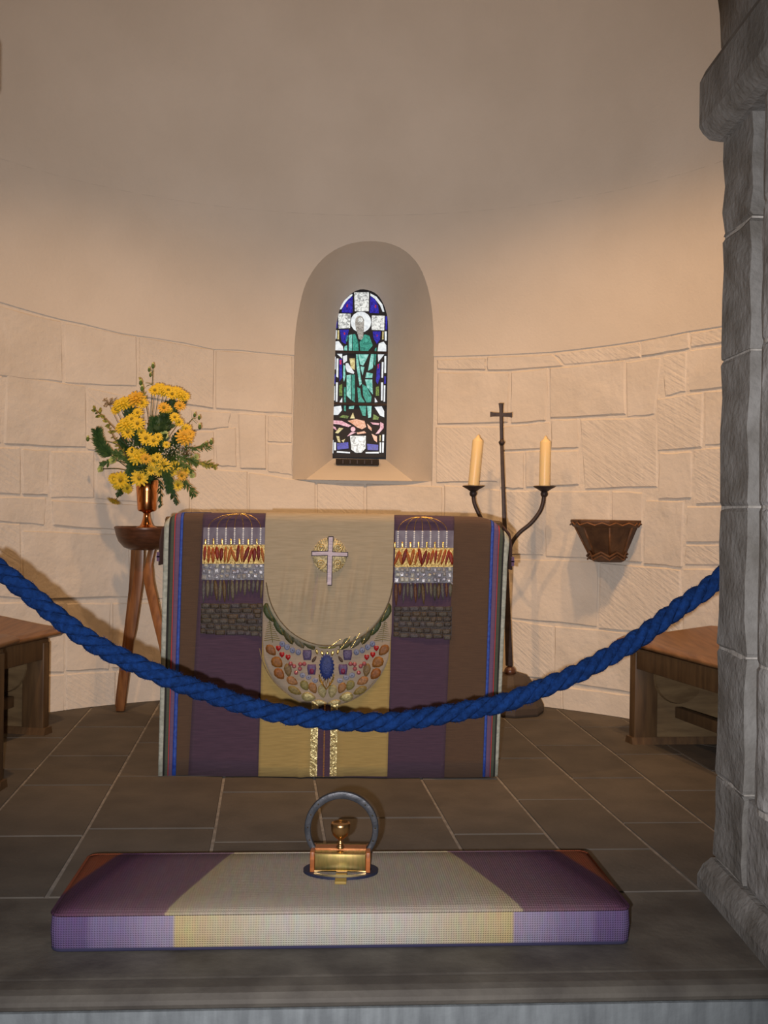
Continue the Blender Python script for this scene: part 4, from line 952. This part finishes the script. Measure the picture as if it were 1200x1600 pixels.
# ================================================================== FLOWERS
FY, FO = mat('yellow_petal', (.58, .40, .010), .6, c2=(.66, .48, .03), scale=60), mat('amber_petal', (.54, .29, .015), .6, c2=(.60, .37, .03), scale=60)
FC = mat('flower_centre', (.20, .15, .015), .8, c2=(.33, .24, .02), scale=200)
STEM = mat('flower_stem', (.035, .055, .012), .7); LEAFD = mat('dark_leaf', (.022, .05, .012), .55, c2=(.045, .085, .02), scale=40); LEAFM = mat('mid_leaf', (.05, .10, .016), .6, c2=(.09, .15, .03), scale=40)
FERN = mat('fern_green', (.018, .055, .010), .7, c2=(.04, .095, .018), scale=60); VARI = mat('variegated_leaf', (.32, .28, .04), .6, c2=(.06, .10, .015), scale=90)
LIME = mat('lime_petal', (.42, .50, .14), .7, c2=(.55, .58, .25), scale=80); WHT = mat('tiny_white_flower', (.62, .58, .50), .8); TWIG = mat('brown_twig', (.14, .085, .03), .8)
MOUTH = VC + Vector((0, 0, .25))
rnd = random.Random(5)
def depth_off(px, py):
    """the arrangement bulges towards the nave in the middle"""
    r = math.hypot((px - 232)/100, (py - 690)/105); return 5.04 - .14*max(0, 1 - r*r)
def stem_curve(tip, n=8):
    mid = MOUTH.lerp(tip, .5) + Vector((0, 0, .03)); st = MOUTH + Vector((rnd.uniform(-.025, .025), rnd.uniform(-.025, .025), -.10))
    return spline([st, MOUTH + Vector((rnd.uniform(-.02, .02), rnd.uniform(-.02, .02), .0)), mid, tip], n//2)
def facing(tip):
    d = (tip - (MOUTH + Vector((0, .12, .03)))).normalized(); d = (d*.75 + Vector((0, -.85, .12))).normalized()
    a = d.orthogonal().normalized(); return d, a, d.cross(a)
def mum(px, py, rpx, label, material=None, full=False, down=False):
    d_ = depth_off(px, py) - .055 + rnd.uniform(-.015, .015); tip = at(px, py, d_); r = rpx*d_/FPX*1.28
    t = thing('chrysanthemum', label, 'flower', tip, 'yellow chrysanthemums in the copper vase')
    n, a, b = facing(tip)
    if down: n = Vector((-.3, -.35, -.9)).normalized(); a = n.orthogonal().normalized(); b = n.cross(a)
    mb = MB()
    for ring, (k, rr, lift) in enumerate(((14, 1.0, .05), (11, .8, .22)) + (((9, .62, .40), (6, .4, .5)) if full else ())):
        for i in range(k):
            an = 2*math.pi*(i + .4*ring + rnd.uniform(-.15, .15))/k; dr = a*math.cos(an) + b*math.sin(an); sd = n.cross(dr)
            R2 = r*rr*rnd.uniform(.88, 1.06); w = r*.17
            p0 = tip + dr*r*.14; p1 = tip + dr*R2*.55 + n*r*lift*.7; p2 = tip + dr*R2 + n*r*(lift - .05)
            mb.add([p0 - sd*w*.5, p0 + sd*w*.5, p1 + sd*w, p2 + sd*w*.55, p2 + dr*w*.5, p2 - sd*w*.55, p1 - sd*w], [(0, 1, 2, 6), (6, 2, 3, 5), (5, 3, 4)])
    mb.build('petals', material or FY, t)
    c = MB(); c.ball(tip + n*r*.12, r*.24, 8, 4); c.build('centre', FC if not full else (material or FY), t, True)
    s = MB(); s.tube(stem_curve(tip), .0015, 5); s.build('stem', STEM, t, True)
MUMS = [(213,624,12,'full yellow chrysanthemum at the upper shoulder of the arrangement',1,1), (193,631,10,'ragged yellow chrysanthemum just below the dried spray',0,1), (181,640,7,'small yellow chrysanthemum next to the dried brown spray',0,0),
 (242,610,8,'topmost yellow chrysanthemum, beside the tall bud stem',0,0), (256,611,9,'yellow chrysanthemum second along the top row',0,1), (269,616,8,'yellow chrysanthemum third along the top row',0,0), (282,617,9,'yellow chrysanthemum at the outer end of the top row',0,1),
 (256,637,8,'amber chrysanthemum under the top row',1,0), (281,634,7,'small amber chrysanthemum tucked under the end of the top row',1,0), (215,645,7,'starry small yellow chrysanthemum below the full bloom',0,0),
 (197,663,10,'upper of three clustered chrysanthemums at the side towards the wall',0,1), (215,662,9,'chrysanthemum of the side cluster lying nearest the fern',0,0), (200,675,9,'lower chrysanthemum of the three in the side cluster',0,0),
 (228,685,9,'yellow daisy-like chrysanthemum in the very middle of the arrangement',0,0), (240,689,8,'yellow chrysanthemum overlapping the middle bloom',0,0), (273,652,7,'yellow chrysanthemum half hidden by dark leaves below the top row',0,0),
 (288,684,11,'large amber double chrysanthemum towards the altar side',1,1), (291,670,7,'yellow chrysanthemum just above the large amber bloom',0,0), (214,713,11,'broad yellow chrysanthemum in the lower middle',0,1), (228,717,7,'small amber chrysanthemum beside the broad lower bloom',1,0),
 (240,720,9,'yellow chrysanthemum above the vase mouth',0,0), (256,727,9,'wide open yellow chrysanthemum next to the lime carnation',0,0), (236,735,7,'small yellow chrysanthemum hanging over the vase rim',0,0), (218,747,11,'dark-eyed yellow chrysanthemum low over the vase',0,0),
 (189,750,11,'dark-centred yellow chrysanthemum at the lower outer edge',0,0), (177,748,7,'yellow chrysanthemum at the lowest outer corner of the foliage',0,0), (274,728,8,'yellow chrysanthemum among the narrow leaves on the altar side',0,0), (284,743,7,'amber chrysanthemum low among leaves on the altar side',1,0),
 (260,695,5,'tiny yellow chrysanthemum among the white sprays',0,0), (199,763,7,'small yellow chrysanthemum drooping beside the vase',0,0), (258,770,0,'',0,0), (278,758,7,'yellowish chrysanthemum low beside the vase, partly in leaves',0,0)]
for x, y, r, lb, am, fu in MUMS:
    if r: mum(x, y, r, lb, FO if am else FY, bool(fu))
for x, y, r, am, wh in ((186, 632, 8, 0, 'next to the dried spray, outer side'),(203, 628, 9, 0, 'between the two ragged shoulder blooms'),(222, 630, 8, 0, 'inside the upper shoulder by the tall bud stem'),(249, 606, 8, 0, 'at the crest of the top row'),(263, 610, 8, 0, 'in the middle of the top row'),(276, 612, 8, 0, 'just before the end of the top row'),(288, 620, 7, 0, 'at the far tip of the top row'),(206, 655, 8, 0, 'at the top of the wall-side cluster'),(190, 668, 8, 0, 'at the outer rim of the wall-side cluster'),(221, 676, 6, 0, 'between the side cluster and the middle daisy'),(247, 683, 6, 0, 'touching the upper lime carnation'),(280, 660, 6, 0, 'above the big amber bloom, among leaves'),(296, 678, 7, 1, 'behind the big amber bloom'),(221, 708, 7, 0, 'behind the broad lower-middle bloom'),(206, 706, 7, 0, 'at the outer edge of the broad lower-middle bloom'),(246, 714, 6, 0, 'above the lower lime carnation'),(249, 737, 6, 0, 'below the lower lime carnation'),(225, 741, 7, 0, 'beside the dark-eyed bloom over the vase'),(183, 757, 7, 0, 'below the dark-centred bloom at the outer edge'),(269, 738, 6, 0, 'beside the hanging fern'),(290, 735, 6, 0, 'among the pointed leaves, altar side'),(262, 640, 6, 0, 'beside the amber bloom under the top row')):
    mum(x, y, r, 'half-hidden small chrysanthemum ' + wh, FO if am else FY, False)
mum(178, 783, 9, 'yellow chrysanthemum hanging upside down below the rest', FY, False, True)
# lime carnations
for x, y, r, lb in ((256, 680, 8, 'pale lime carnation in the upper middle of the arrangement'), (177, 719, 7, 'pale lime carnation at the outer side of the foliage'), (158, 733, 6, 'lime carnation lowest on the outer side'), (247, 731, 6, 'lime carnation between the two open yellow daisies'), (306, 714, 5, 'small lime carnation out among the leaf tips'), (300, 743, 5, 'lime bud low among the leaf tips')):
    tip = at(x, y, depth_off(x, y) - .01); rr = r*5/FPX; t = thing('carnation', lb, 'flower', tip, 'lime carnations in the copper vase'); n, a, b = facing(tip); mb = MB()
    for k in range(22):
        an = k*2.4; q = rr*math.sqrt((k + 1)/22); dr = a*math.cos(an) + b*math.sin(an); sd = n.cross(dr); p = tip + dr*q*.4 + n*rr*.1; e = tip + dr*q + n*rr*(.75 - .5*q/rr)
        mb.add([p - sd*rr*.16, p + sd*rr*.16, e + sd*rr*.3, e + n*rr*.12, e - sd*rr*.3], [(0, 1, 2, 3, 4)])
    mb.build('petals', LIME, t); s = MB(); s.tube(stem_curve(tip), .002, 5); s.build('stem', STEM, t, True)
# bud stems
def bud_stem(name, label, pts, buds, mt=STEM, bm=LIME):
    P_ = [at(x, y, depth_off(x, y)) for x, y in pts]; t = thing(name, label, 'flower', MOUTH)
    s = MB(); s.tube(spline([MOUTH] + P_, 5), .0019, 5); so = s.build('stem', mt, t, True)
    for x, y, r in buds:
        p = at(x, y, depth_off(x, y)); near = min(P_, key=lambda q: (q - p).length); rr = r*5/FPX
        b = MB(); b.tube([near, near.lerp(p, .6)], .0012, 4); b.ball(p - Vector((0, 0, rr*.4)), rr*.85, 7, 5, (1, 1, 1.5)); bo = b.build('bud', LEAFM, t, True)
        b = MB(); b.ball(p + Vector((0, 0, rr*.9)), rr*.6, 6, 4); b.build('bud_tip', bm, bo, True)
bud_stem('carnation_bud_stem', 'tall stem of green buds rising highest from the arrangement', [(236, 690), (236, 640), (238, 600), (239, 580)], [(239, 571, 3.2), (233, 577, 2.6), (235, 585, 2.6), (220, 597, 3.4), (222, 606, 3.4)])
bud_stem('carnation_bud_stem', 'thin stem of green buds reaching out towards the window', [(260, 700), (285, 672), (300, 655)], [(304, 648, 2.6), (311, 652, 2.6), (312, 666, 3.2)])
bud_stem('carnation_bud_stem', 'single pale bud on the outermost leaf spray, altar side', [(270, 710), (310, 698), (325, 692)], [(330, 690, 3.4), (322, 693, 2.6)])
bud_stem('carnation_bud_stem', 'single bud tip sticking out at the wall side', [(190, 700), (155, 688), (143, 686)], [(137, 685, 3)])
# leafy sprays
def spray(name, label, pts, nleaf, ll, lw, lm, sm=STEM, droop=0, start=.25, cat='foliage', group='green sprays in the copper vase'):
    t = thing(name, label, cat, MOUTH, group); P_ = spline([MOUTH] + [at(x, y, depth_off(x, y) + o) for x, y, o in pts], 8)
    s = MB(); s.tube(P_, [.0024]*(len(P_) - 1) + [.001], 5); s.build('stem', sm, t, True)
    mb = MB(); m = len(P_)
    for k in range(nleaf):
        u = start + (1 - start)*(k + rnd.random())/nleaf; i = min(int(u*(m - 1)), m - 2); p = P_[i].lerp(P_[i+1], u*(m - 1) - i); tg = (P_[i+1] - P_[i]).normalized()
        out = Vector((rnd.uniform(-1, 1), rnd.uniform(-1, .4), rnd.uniform(-1, 1))); out = (out - tg*out.dot(tg)).normalized(); d = (tg*.7 + out*.9 + Vector((0, 0, -droop))).normalized()
        sd = d.cross(Vector((rnd.uniform(-.4, .4), -1, rnd.uniform(-.4, .4)))).normalized(); l = ll*rnd.uniform(.5, 1.2)*(1.15 - .55*u); w = lw*rnd.uniform(.8, 1.2); nn = sd.cross(d)*w*.25
        mb.add([p, p + d*l*.4 + sd*w*.5 + nn, p + d*l*.75 + sd*w*.35, p + d*l, p + d*l*.75 - sd*w*.35, p + d*l*.4 - sd*w*.5 + nn, p + d*l*.5], [(0, 1, 6), (1, 2, 6), (2, 3, 6), (3, 4, 6), (4, 5, 6), (5, 0, 6)])
    mb.build('leaves', lm, t)
SPR = [
 ('leafy_sprig', 'brown-stemmed sprig with variegated leaf at the outer tip, wall side', [(195, 690, 0), (165, 655, 0), (148, 640, 0)], 12, .045, .016, VARI, TWIG, 0, .35),
 ('fern_sprig', 'feathery green fern spray sticking out towards the wall', [(185, 720, 0), (160, 700, -.02), (152, 675, -.02)], 900, .055, .0035, FERN, STEM, 0, .45),
 ('fern_sprig', 'feathery green fern in the middle among the blooms', [(238, 700, .0), (241, 672, .0), (242, 655, .0)], 600, .045, .003, FERN, STEM, 0, .35),
 ('fern_sprig', 'feathery fern hanging over the vase rim', [(252, 728, -.04), (262, 745, -.05), (266, 765, -.05)], 800, .05, .0035, FERN, STEM, .3, .3),
 ('fern_sprig', 'dark feathery fern between the lower blooms', [(215, 720, -.01), (204, 735, -.02), (203, 750, -.02)], 600, .045, .0035, FERN, STEM, .2, .35),
 ('leafy_sprig', 'pointed green leaf spray reaching farthest towards the altar', [(280, 720, 0), (310, 722, 0), (334, 728, 0)], 34, .042, .011, VARI, STEM, .1, .4),
 ('leafy_sprig', 'long narrow leaf spray below the white sprays', [(275, 705, 0), (305, 700, 0), (325, 698, 0)], 46, .045, .006, LEAFM, STEM, 0, .35),
 ('leafy_sprig', 'drooping narrow leaf spray at the lower altar side', [(275, 735, -.02), (292, 755, -.02), (303, 772, -.01)], 40, .05, .008, LEAFM, STEM, .4, .35),
 ('leafy_sprig', 'drooping dark leaf spray beside the vase cup', [(258, 745, -.03), (270, 770, -.03), (276, 782, -.02)], 34, .048, .010, LEAFD, STEM, .6, .3),
 ('leafy_sprig', 'narrow leaves hanging down right against the vase', [(248, 750, -.04), (251, 775, -.04), (250, 790, -.03)], 22, .04, .008, LEAFD, STEM, .8, .3),
 ('leafy_sprig', 'dark leaf spray at the lower wall side', [(205, 745, -.02), (190, 760, -.01), (185, 772, 0)], 34, .035, .013, LEAFD, STEM, .2, .35),
 ('leafy_sprig', 'green leaf spray along the outer wall side', [(195, 715, 0), (172, 722, 0), (160, 726, 0)], 40, .036, .010, LEAFM, STEM, .1, .35),
 ('leafy_sprig', 'dark broad leaves behind the top row of blooms', [(258, 680, .03), (272, 645, .03), (284, 628, .03)], 26, .045, .02, LEAFD, STEM, 0, .3),
 ('leafy_sprig', 'dark broad leaves behind the upper blooms', [(225, 690, .03), (212, 655, .03), (205, 635, .03)], 30, .045, .018, LEAFD, STEM, 0, .3),
 ('leafy_sprig', 'dark leaf mass in the heart of the arrangement', [(235, 720, .02), (238, 690, .02), (240, 660, .02)], 150, .055, .02, LEAFD, STEM, 0, .15),
 ('leafy_sprig', 'dark leaf mass on the altar side of the heart', [(262, 725, .02), (272, 700, .02), (280, 680, .02)], 150, .055, .018, LEAFD, STEM, 0, .15),
 ('leafy_sprig', 'dark leaf mass on the wall side of the heart', [(210, 730, .02), (200, 705, .02), (190, 690, .02)], 150, .055, .016, LEAFD, STEM, 0, .15),
 ('leafy_sprig', 'dark leaves filling the gap under the top row', [(245, 700, 0), (256, 660, 0), (268, 630, .01)], 130, .065, .026, LEAFD, STEM, 0, .2),
 ('leafy_sprig', 'dark leaves filling the gap between the side cluster and middle fern', [(222, 705, 0), (212, 675, 0), (203, 645, .01)], 130, .065, .024, LEAFD, STEM, 0, .2),
 ('leafy_sprig', 'dark leaves low over the vase mouth', [(230, 735, -.02), (220, 732, -.03), (205, 742, -.02)], 120, .045, .014, LEAFD, STEM, .2, .1),
 ('leafy_sprig', 'loose narrow leaves spreading below the amber bloom', [(265, 725, -.02), (285, 715, -.02), (305, 722, -.01)], 120, .045, .007, LEAFM, STEM, .1, .2),
 ('leafy_sprig', 'loose narrow leaves spreading at the wall side', [(205, 720, 0), (190, 712, 0), (172, 705, 0)], 110, .042, .007, LEAFM, STEM, .05, .25),
 ('leafy_sprig', 'thin yellow-green shoots by the tall bud stem', [(232, 660, .01), (225, 620, .01), (221, 592, .01)], 16, .03, .009, VARI, TWIG, 0, .5),
 ('leafy_sprig', 'thin brown twig crossing the wall-side cluster', [(200, 715, -.03), (182, 690, -.03), (170, 668, -.02)], 22, .035, .009, VARI, TWIG, 0, .35),
 ('leafy_sprig', 'narrow green leaves low in front of the white sprays', [(270, 735, -.05), (285, 725, -.05), (300, 735, -.04)], 40, .04, .008, LEAFM, STEM, .2, .3),
]
for s_ in SPR: spray(*s_)
# gypsophila
def gyp(label, cx, cy, w, h, n, flower, twig):
    t = thing('gypsophila_spray', label, 'flower', MOUTH, 'fine sprays in the copper vase'); s, f = MB(), MB()
    hub = at(cx, cy + h*.6, depth_off(cx, cy) - .03); s.tube(spline([MOUTH, MOUTH.lerp(hub, .5), hub], 4), .0014, 4)
    for k in range(n):
        x = cx + rnd.uniform(-w, w); y = cy + rnd.uniform(-h, h); p = at(x, y, depth_off(x, y) - .035 + rnd.uniform(-.02, .02)); s.tube([hub, hub.lerp(p, .5) + Vector((0, 0, .004)), p], .0006, 3); f.octa(p, .0036)
    s.build('twigs', twig, t); tag(f.build('blossoms', flower, t), kind='stuff')
gyp('dried brown lacy spray at the upper wall side', 171, 629, 11, 7, 46, mat('dried_flower', (.30, .23, .15), .9), TWIG)
gyp('tiny white sprays left of the middle blooms', 212, 698, 13, 12, 46, WHT, STEM)
gyp('tiny white sprays between carnation and amber bloom', 265, 708, 18, 14, 85, WHT, STEM)
gyp('tiny greyish sprays below the large amber bloom', 290, 704, 14, 11, 60, WHT, TWIG)

# ================================================================== CANDLESTICK AND CANDLES
cs = thing('candlestick', 'black wrought-iron two-branched candlestick topped by a cross behind the altar', 'candlestick', (.665, 5.22, 0))
pole_t, pole_b = at(784, 690, 5.2), at(795.5, 1040, 5.2)
def sq_tube(pts, w, nm, dp=None, parent=cs):
    mb = MB(); rings = []
    for k, p in enumerate(pts):
        p = Vector(p); a = w[k]/2; b = (dp[k] if dp else w[k])/2
        rings.append([p + Vector((-a, -b, 0)), p + Vector((a, -b, 0)), p + Vector((a, b, 0)), p + Vector((-a, b, 0))])
    mb.levels(rings); return bevel(mb.build(nm, M['iron'], parent), .002)
sq_tube([pole_t + Vector((0, 0, -.01)), pole_t.lerp(pole_b, .3), pole_t.lerp(pole_b, .6), pole_b], [.016, .019, .025, .034], 'pole')
mb = MB(); ax = (pole_t - pole_b); mb.lathe(pole_t, [(.008, -.022), (.015, -.008), (.016, -.002), (.010, .006), (.008, .014)], 12); mb.build('knop', M['iron'], cs, True)
ct, cm = at(783, 630, 5.2), at(783.3, 648, 5.2)
cr = sq_tube([pole_t, at(783.3, 655, 5.2), at(783.2, 640, 5.2), ct + Vector((0, 0, -.008)), ct], [.017, .017, .018, .022, .026], 'cross', [.014]*5)
hl, hr = at(766, 647.5, 5.2), at(800, 648.5, 5.2)
mb = MB(); rings = []
for t, h in ((0, .026), (.12, .020), (.5, .017), (.88, .020), (1, .026)):
    p = hl.lerp(hr, t); rings.append([p + Vector((0, -.0072, -h/2)), p + Vector((0, .0072, -h/2)), p + Vector((0, .0072, h/2)), p + Vector((0, -.0072, h/2))])
mb.levels(rings); mb.build('cross_bar', M['iron'], cr)
DISH = [(at(739.5, 760, 5.22), 1), (at(850.5, 760.5, 5.18), 1)]
armp = [[(790, 862, 5.2), (775, 850, 5.21), (756, 818, 5.22), (746, 798, 5.22), (741, 785, 5.22), (739.5, 772, 5.22)],
        [(794, 872, 5.2), (799, 850, 5.2), (811, 833, 5.19), (829, 818, 5.18), (843, 800, 5.18), (848.5, 785, 5.18), (850, 772, 5.18)]]
for (dc, _), ap in zip(DISH, armp):
    mb = MB(); mb.tube(spline([at(*p) for p in ap], 6), .0105, 10); mb.build('arm', M['iron'], cs, True)
    mb = MB(); mb.ball(dc - Vector((0, 0, .036)), .019, 12, 8); mb.build('dish_boss', M['iron'], cs, True)
    mb = MB(); mb.lathe(dc, [(.0, -.022), (.018, -.024), (.028, -.016), (.054, -.002), (.056, .001), (.054, .003), (.03, .001), (.0, .0)], 28); mb.build('drip_dish', M['iron'], cs, True)
bs = Vector((.655, 5.23, 0))
mb = MB(); mb.ball(at(797, 1049, 5.2), .030, 14, 9, (1, 1, .95)); mb.build('ball', M['dark_turned'], cs, True)
mb = MB(); mb.lathe(bs, [(.0, .002), (.165, .002), (.168, .012), (.165, .04), (.135, .10), (.11, .15), (.075, .19), (.04, .20), (.0, .20)], 8)
mb.build('base', mat('iron_base', (.06, .045, .035), .6, .1, bump=.003, bscale=30), cs)
for (dc, _), (tx, ty, d), lb in zip(DISH, ((746.5, 688, 5.22), (852.2, 690, 5.18)), ('cream pillar candle leaning slightly, on the candlestick dish nearer the window', 'upright cream pillar candle on the candlestick dish nearer the carved bracket')):
    b = dc + Vector((0, 0, .003)); tp = at(tx, ty, d); axis = tp - b; hgt = axis.length
    cn = thing('candle', lb, 'candle', b, 'candles on the iron candlestick')
    mb = MB(); mb.lathe(b, [(.0, 0), (.0265, 0), (.0272, .004), (.0268, hgt*.6), (.0265, hgt - .004), (.025, hgt), (.010, hgt + .014), (.006, hgt + .024), (.0, hgt + .026)], 24, axis); mb.build('wax_body', M['wax'], cn, True)
    mb = MB(); e = b + axis.normalized()*(hgt + .024); mb.tube([e, e + axis.normalized()*.006], .0016, 5); mb.build('wick', M['wax'], cn)

# ================================================================== CARVED BRACKET ON THE WALL
kth = wallpt(955, 845)[0]; kc = cyl(kth, 0, RW - .012)
brk = thing('wall_bracket', 'carved dark wooden wall bracket with zigzag rim beside the candlestick', 'bracket', (kc.x, kc.y, .87))
nrm = Vector((-math.sin(kth), -math.cos(kth), 0)); tan = Vector((math.cos(kth), -math.sin(kth), 0))
def oct_(hw, dp, z, zig=0, n=5):
    """half-octagon plan against the wall"""
    pl = [(-hw, 0), (-hw*.86, dp*.52), (-hw*.10, dp), (hw*.66, dp*.80), (hw, dp*.25), (hw, 0)]
    return [Vector((kc.x, kc.y, z)) + tan*a + nrm*b*1.4 for a, b in pl]
ZT, ZL = .976, .772
mb = MB(); mb.levels([oct_(.088, .095, ZL + .03), oct_(.150, .165, ZT - .034)]); mb.build('body', M['corbel_wood'], brk)
mb = MB(); mb.levels([oct_(.158, .175, ZT - .036), oct_(.166, .183, ZT - .026), oct_(.170, .188, ZT - .008), oct_(.170, .188, ZT)]); bevel(mb.build('top_rim', M['corbel_wood'], brk), .003)
lo_ = oct_(.150, .165, ZT - .034); lb_ = oct_(.088, .095, ZL + .03)
for i in range(1, 5):
    mb = MB(); mb.tube([lb_[i] + nrm*.001, lo_[i] + nrm*.001], .0055, 6); mb.build('edge_rib', M['corbel_edge'], brk, True)
mb = MB(); mb.levels([oct_(.066, .07, ZL - .004), oct_(.088, .098, ZL + .008), oct_(.092, .104, ZL + .03), oct_(.084, .094, ZL + .046)]); mb.build('foot', M['corbel_wood'], brk)
def zigzag(hw, dp, z, amp, per, r, nm):
    pl = oct_(hw, dp, z); pts = []
    for i in range(5):
        for k in range(per):
            pts.append(pl[i].lerp(pl[i+1], k/per) + Vector((0, 0, amp if (len(pts) % 2) else -amp)))
    pts.append(pl[5]); m2 = MB(); m2.tube(pts, r, 6); m2.build(nm, M['corbel_edge'], brk, True)
zigzag(.096, .108, ZL + .036, .012, 2, .0065, 'zigzag_moulding'); zigzag(.094, .104, ZL + .020, .012, 2, .005, 'zigzag_moulding'); zigzag(.170, .189, ZT - .020, .006, 4, .004, 'rim_zigzag')

# ================================================================== BENCHES
def bench(label, p_far, p_near, depth_dir, depth, zt, near_end, name='bench'):
    """p_far, p_near: front edge of the seat; depth_dir: towards the wall"""
    pf, pn = Vector((*p_far, 0)), Vector((*p_near, 0)); dd = Vector((*depth_dir, 0)).normalized(); ax = (pn - pf).normalized()
    mid = (pf + pn)/2; t = thing(name, label, 'bench', (mid.x, mid.y, 0))
    def pt(u, v, z): return pf + ax*u + dd*v + Vector((0, 0, z))
    Ln = (pn - pf).length
    # dished seat board with a rounded far end, rising towards the wall; apron below; curved back
    us = lambda v: .02 - .19*math.sin(math.pi*min(1, .10 + .9*v/depth))**.6 if v < depth else .06
    zv = lambda v: zt + .065*(v/depth)**2 - .012*math.sin(math.pi*v/depth)
    mb = MB(); rings = []
    for k in range(13):
        v = depth*k/12; a = us(v) if k < 12 else us(depth*.97) + .02; z = zv(v); e = .012 if k in (0, 12) else 0
        rings.append([pt(a + .012, v, z - e), pt(Ln*.3, v, z - e), pt(Ln, v, z - e), pt(Ln, v, z - .036 + e), pt(Ln*.3, v, z - .036 + e), pt(a + .012, v, z - .036 + e), pt(a, v, z - .026), pt(a, v, z - .010)])
    mb.levels(rings); st_ = mb.build('seat', M['seat_wood'], t); bevel(st_, .004)
    m1 = MB(); m1.hexa([pt(.03, .018, zt - .125), pt(Ln - .02, .018, zt - .125), pt(Ln - .02, .045, zt - .125), pt(.03, .045, zt - .125), pt(.03, .018, zt - .034), pt(Ln - .02, .018, zt - .034), pt(Ln - .02, .045, zt - .034), pt(.03, .045, zt - .034)]); bevel(m1.build('apron', M['dark_oak'], t), .003)
    m1 = MB(); rings = []
    for k in range(9):
        u = .16 + (Ln - .18)*k/8; h = .015 + .30*min(1, (k/5.0))**1.8
        rings.append([pt(u, depth - .03, zt + .02), pt(u, depth + .0, zt + .02), pt(u, depth + .03, zv(depth) + h), pt(u, depth, zv(depth) + h)])
    m1.levels(rings); bevel(m1.build('backrest', M['seat_wood'], t), .003)
    ends = [.03] + ([Ln - .07] if near_end else [])
    for u in ends:
        m1 = MB(); m1.hexa([pt(u, .012, .0), pt(u + .05, .012, 0), pt(u + .05, .115, 0), pt(u, .115, 0), pt(u, .012, zt - .05), pt(u + .05, .012, zt - .05), pt(u + .05, .115, zt - .05), pt(u, .115, zt - .05)]); bevel(m1.build('front_post', M['dark_oak'], t), .004)
        m1 = MB(); m1.hexa([pt(u + .008, .115, .03), pt(u + .042, .115, .03), pt(u + .042, depth - .01, .03), pt(u + .008, depth - .01, .03), pt(u + .008, .115, zt - .05), pt(u + .042, .115, zt - .05), pt(u + .042, depth - .01, zt - .05), pt(u + .008, depth - .01, zt - .05)]); m1.build('end_panel', M['pale_oak'], t)
        m1 = MB(); c = pt(u + .05, .115 + .10, zt - .155); a_ = ax
        m1.lathe(c - ax*.012, [(.0, 0), (.12, 0), (.125, .004), (.12, .018), (.0, .020)], 28, ax); m1.build('roundel', M['pale_oak'], t, False)
        m1 = MB(); m1.hexa([pt(u - .01, .0, 0), pt(u + .06, .0, 0), pt(u + .06, depth, 0), pt(u - .01, depth, 0), pt(u, .0, .03), pt(u + .05, .0, .03), pt(u + .05, depth, .03), pt(u, depth, .03)]); m1.build('foot', M['dark_oak'], t)
    m1 = MB(); v = depth*.42; m1.hexa([pt(.08, v, .115), pt(Ln - .03, v, .115), pt(Ln - .03, v + .035, .115), pt(.08, v + .035, .115), pt(.08, v, .165), pt(Ln - .03, v, .165), pt(Ln - .03, v + .035, .165), pt(.08, v + .035, .165)]); bevel(m1.build('stretcher', M['dark_oak'], t), .004)
    return t
bench('wooden bench by the wall partly behind the stone jamb, under the carved bracket', (1.075, 4.60), (1.33, 3.62), (1.0, .1), .46, .455, True)
bench('wooden bench by the wall on the flower stand side', (-1.455, 4.62), (-1.60, 3.95), (-1.0, .2), .36, .455, True)
bench('dark wooden bench end cut off by the picture edge, nearest the rope', (-1.33, 3.72), (-1.36, 3.1), (-1.0, .1), .38, .53, True, 'bench')
